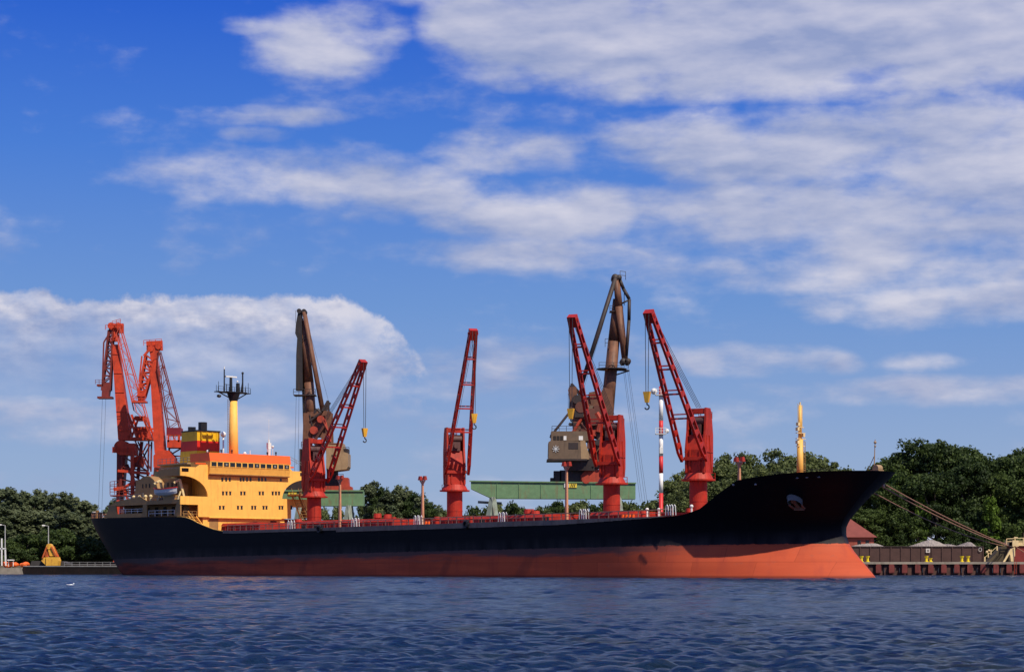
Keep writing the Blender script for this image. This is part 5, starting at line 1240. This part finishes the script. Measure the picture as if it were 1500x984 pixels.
mb = MB(); mb.box(p(9,0).x,p(18,0).x,Y+1,Y+2,p(0,820.5).z,p(0,819).z); mb.beam(p(10,829,1.5),p(10,820,1.5),.15); mb.beam(p(17,829,1.5),p(17,820,1.5),.15); mb.build('bench', M_white, wf)
# gull on the water
gl = MB(); gp = Vector((P(104, 0, 1)*1)); Yg = 150; gx = (104-750)/FPX*Yg
gl.ball((gx,Yg,.06), .11, 8, 6, sx=1.9, sz=.6); gl.ball((gx+.2,Yg,.17), .05, 6, 5); gl.beam((gx-.18,Yg,.09), (gx-.33,Yg,.12), .08,.03)
o = gl.build('gull', M_white, smooth=True); tag(o, 'white gull sitting on the water at the left', 'bird')

# ------------------------------------------------------------------ vegetation
def crown_mesh(name, seed, h, w, m, nclump=90, nleaf=95, leaf=.42, shape='round', base=.12):
    """uneven crown of leaf-sized faces gathered in clumps; height h, width w, origin at the foot"""
    rs = np.random.RandomState(seed); cen = []
    lobes = []
    nl = 7 if shape != 'tall' else 8
    for i in range(nl):
        if shape == 'round': z = base*h+(1-base)*h*rs.uniform(.22,.80); rr = w*.5*rs.uniform(.45,.62); off = (w*.5-rr*.75)*(1-.75*max(0,(z/h-.5))*1.4)
        elif shape == 'tall': z = base*h+(1-base)*h*(i+.5)/nl*.92; rr = w*.5*rs.uniform(.5,.8)*(1-.55*(i/nl)); off = w*.22*(1-i/nl)
        else: z = h*rs.uniform(.25,.6); rr = w*.5*rs.uniform(.4,.6); off = w*.3
        a = rs.rand()*6.28+i*2.4; lobes.append((off*math.cos(a), off*math.sin(a), z, rr, min(rr*rs.uniform(.65,1.0), h-z)))
    lobes.append((0, 0, h*.8, w*.28, h*.2))
    lobes.append((0, 0, h*.45, w*.36, h*.3))
    for _ in range(nclump):
        l = lobes[rs.randint(len(lobes))]; d = rs.normal(size=3); d /= np.linalg.norm(d); k = rs.uniform(.72,1.03)
        if d[2] < -.5: d[2] *= -.6
        cen.append((l[0]+d[0]*l[3]*k, l[1]+d[1]*l[3]*k, max(base*h*.8, l[2]+d[2]*l[4]*k)))
    cen = np.array(cen); n_ = nclump*nleaf
    rad = rs.uniform(.5, 1.3, nclump)*(w*.085+.25)*(.72 if shape == 'tall' else .92)
    ci = np.repeat(np.arange(nclump), nleaf); g = rs.normal(size=(n_,3)); g /= np.linalg.norm(g, axis=1, keepdims=True); g *= rs.uniform(.25,1.08,(n_,1))
    pos = cen[ci]+g*rad[ci][:,None]*(np.array([.95,.95,1.25]) if shape == 'tall' else np.array([1.15,1.15,.85])); pos[:,2] = np.maximum(pos[:,2], .3)
    # leaves lie roughly on the clump's shell so that light models the clump
    nrm = g+rs.normal(size=(n_,3))*.45; nrm /= np.linalg.norm(nrm, axis=1, keepdims=True)
    t1 = np.cross(nrm, rs.normal(size=(n_,3))); t1 /= np.linalg.norm(t1, axis=1, keepdims=True); t2 = np.cross(nrm, t1)
    sz = leaf*rs.uniform(.55,1.25,(n_,1)); el_ = rs.uniform(.5,.9,(n_,1))
    a = pos-t1*sz; b_ = pos-t2*sz*el_+nrm*sz*.15; c_ = pos+t1*sz; d = pos+t2*sz*el_+nrm*sz*.15
    co_ = np.stack([a,b_,c_,d],1).reshape(-1,3).astype(np.float32)
    me = bpy.data.meshes.new(name); me.vertices.add(len(co_)); me.vertices.foreach_set('co', co_.ravel())
    me.loops.add(n_*4); me.loops.foreach_set('vertex_index', np.arange(n_*4, dtype=np.int32)); me.polygons.add(n_)
    me.polygons.foreach_set('loop_start', np.arange(0, n_*4, 4, dtype=np.int32)); me.update(calc_edges=True)
    me.materials.append(m)
    tb = MB(); tb.tube((0,0,-.2), (0,0,h*.55), w*.035+.12, w*.02, n=8)
    for c0 in cen[::max(1, nclump//9)]: tb.tube((0,0,h*rs.uniform(.2,.5)), tuple(c0), w*.012+.05, .04, n=5)
    tm = bpy.data.meshes.new('trunk'); tm.from_pydata(tb.v, [], tb.f); tm.materials.append(M_trunk); tm.update()
    return me, tm, h, w
LIB = {
 'dark': [crown_mesh('crown', 11+i, 22, 15, F_dark, 170, 120, .30) for i in range(3)],
 'mid': [crown_mesh('crown', 31+i, 20, 13, F_mid, 150, 115, .29) for i in range(3)],
 'tall': [crown_mesh('crown', 51+i, 21, 8, F_pine, 230, 80, .27, 'tall', .05) for i in range(4)],
 'bush': [crown_mesh('crown', 71+i, 8, 9, F_dark, 80, 110, .26, 'bush', .0) for i in range(2)],
 'lime': [crown_mesh('crown', 81+i, 12, 6, F_lime, 80, 100, .27, 'tall', .1) for i in range(1)],
 'midbush': [crown_mesh('crown', 91+i, 8, 9, F_mid, 80, 110, .26, 'bush', .0) for i in range(2)],
}
RT = random.Random(5)
def tree(kind, u, vtop, Yt, wm, label, group, name='tree', z0=None):
    me, tm, h, w = LIB[kind][RT.randrange(len(LIB[kind]))]
    g0 = (QZ if u > 200 else 1.5) if z0 is None else z0
    top = P(u, vtop, Yt).z; X = (u-750)/FPX*Yt
    r = empty(name, (X, Yt, g0), RT.uniform(0, 6.28)); r.scale = (wm/w, wm/w, (top-g0)/h)
    c_ = bpy.data.objects.new('crown', me); C.objects.link(c_); c_.parent = r
    k_ = bpy.data.objects.new('trunk', tm); C.objects.link(k_); k_.parent = r
    tag(r, label, 'bush' if 'bush' in kind else 'tree', group)
ORD = ['first','second','third','fourth','fifth','sixth','seventh','eighth','ninth','tenth','eleventh','twelfth','thirteenth','fourteenth','fifteenth','sixteenth','seventeenth','eighteenth','nineteenth','twentieth']
def row(kinds, pts, phrase, group, Y0, jit=6):
    for i, (u, v, wm) in enumerate(pts):
        k = kinds[i % len(kinds)]
        tree(k, u, v, Y0+RT.uniform(-jit, jit), wm, phrase % ORD[i], group, name='bush' if 'bush' in k else 'tree')
# right-hand wood
row(['dark'], [(1310,668,15),(1352,642,18),(1395,652,17),(1440,668,17),(1485,664,16),(1520,668,15)], 'tall dark green tree right of the bow, %s from the left', 'dark trees behind the heaps', 438)
row(['dark'], [(1262,742,10),(1298,705,13),(1330,690,14),(1372,688,15),(1418,672,14),(1462,690,14),(1500,700,13)], 'shorter dark tree in the front rank behind the heaps, %s from the left', 'front rank of dark trees', 424, 3)
row(['dark'], [(1275,700,11),(1330,662,15),(1375,645,16),(1420,655,15),(1462,672,15),(1505,655,16)], 'dark tree at the back of the right wood, %s from the left', 'back rank of dark trees', 465, 5)
row(['bush'], [(1300,786,7),(1322,780,7),(1345,776,8),(1378,772,8),(1410,775,8),(1440,770,9),(1470,768,9),(1500,765,9)], 'dark bush growing under the trees behind the heaps, %s from the left', 'bushes behind the heaps', 419, 1.5)
tree('lime', 1450, 725, 417, 6, 'bright lime green young tree above the ramp near the right edge', None)
tree('lime', 1345, 700, 423, 6.5, 'yellow green tree crown catching sun inside the dark wood', None)
tree('lime', 1312, 690, 428, 7.5, 'yellow green tree just right of the jackstaff', None)
# behind crane four and the forecastle
row(['mid'], [(1004,688,13),(1040,676,16),(1072,664,17),(1108,667,17),(1142,660,17),(1176,663,16),(1205,669,15),(1226,690,11)], 'mid green tree showing above the forecastle, %s from the left', 'trees above the forecastle', 450)
row(['mid'], [(992,722,12),(1022,708,13),(1055,700,14),(1090,690,15),(1125,686,15),(1160,686,15),(1195,688,14),(1226,706,10)], 'lower mid green tree behind the bulwark, %s from the left', 'lower trees behind the bulwark', 436, 4)
# low wood behind the hatches
row(['midbush','bush'], [(560,745,10),(625,742,11),(655,748,10),(700,743,11),(725,738,10),(752,740,11),(790,745,11),(815,738,11),(850,736,12),(880,740,12),(915,738,12),(940,736,12),(965,733,12),(988,738,10)], 'low bush seen between deck cranes and the green beam, %s from the left', 'low bushes beyond the deck', 470)
row(['tall','dark','tall'], [(542,704,9),(556,712,8),(572,714,11),(590,710,9),(604,720,9),(620,728,9),(637,738,8)], 'dark tree in the clump between the first two deck cranes, %s from the left', 'tree clump amidships', 480)
row(['midbush'], [(660,758,9),(685,760,9),(770,752,10),(835,750,10),(900,745,10),(500,742,10),(480,745,10),(530,742,9)], 'distant low green bush beyond the ship rail, number %s along', 'distant bushes beyond the rail', 500)
# left wood
row(['tall'], [(-12,708,12),(8,712,11),(25,716,11),(44,720,11),(62,716,10),(82,722,11),(100,720,10),(118,728,10),(132,738,9),(146,752,8),(160,738,8),(170,728,7)], 'tall grey green tree in the back of the left wood, %s from the left', 'back rank of the left wood', 505)
row(['tall'], [(0,735,12),(20,740,11),(40,745,11),(58,742,11),(78,748,11),(98,750,11),(115,752,11),(134,768,9),(150,775,9)], 'grey green tree in the middle of the left wood, %s from the left', 'middle rank of the left wood', 492)
row(['bush'], [(10,790,9),(34,785,10),(55,782,10),(78,775,12),(98,778,12),(120,785,10),(142,792,9),(160,800,9),(176,808,7),(192,812,7)], 'rounded dark green bush on the shore behind the barge, %s from the left', 'shore bushes behind the barge', 478, 3)
# undergrowth no one could count
def scrub(name, u0, u1, Y0, Y1, h, m, n_, seed, z0):
    rs = np.random.RandomState(seed); Yv = rs.uniform(Y0, Y1, n_); uv = rs.uniform(u0, u1, n_)
    pos = np.stack([(uv-750)/FPX*Yv, Yv, z0+h*rs.rand(n_)**.8*(.6+.4*np.sin(uv*.11)*np.sin(uv*.043))], -1)
    nrm = rs.normal(size=(n_,3)); nrm /= np.linalg.norm(nrm, axis=1, keepdims=True); t1 = np.cross(nrm, rs.normal(size=(n_,3))); t1 /= np.linalg.norm(t1, axis=1, keepdims=True); t2 = np.cross(nrm, t1); sz = rs.uniform(.25,.6,(n_,1))
    co_ = np.stack([pos-t1*sz, pos-t2*sz*.7, pos+t1*sz, pos+t2*sz*.7],1).reshape(-1,3)
    me = bpy.data.meshes.new(name); me.from_pydata(co_.tolist(), [], np.arange(n_*4).reshape(-1,4).tolist()); me.materials.append(m)
    o = bpy.data.objects.new(name, me); C.objects.link(o); o['kind'] = 'stuff'
    return tag(o, 'dense undergrowth along the foot of the wood', 'undergrowth')
scrub('undergrowth', 1180, 1540, 421, 428, 7, F_dark, 26000, 1, QZ)
scrub('undergrowth', 930, 1250, 470, 480, 9, F_mid, 20000, 2, QZ)['label'] = 'green undergrowth below the trees above the forecastle'
scrub('undergrowth', -30, 200, 484, 492, 6.5, F_dark, 20000, 3, 1.4)['label'] = 'dark undergrowth below the left wood'
scrub('undergrowth', 420, 1000, 510, 520, 8, F_mid, 26000, 4, QZ)['label'] = 'far green scrub seen over the ship deck'
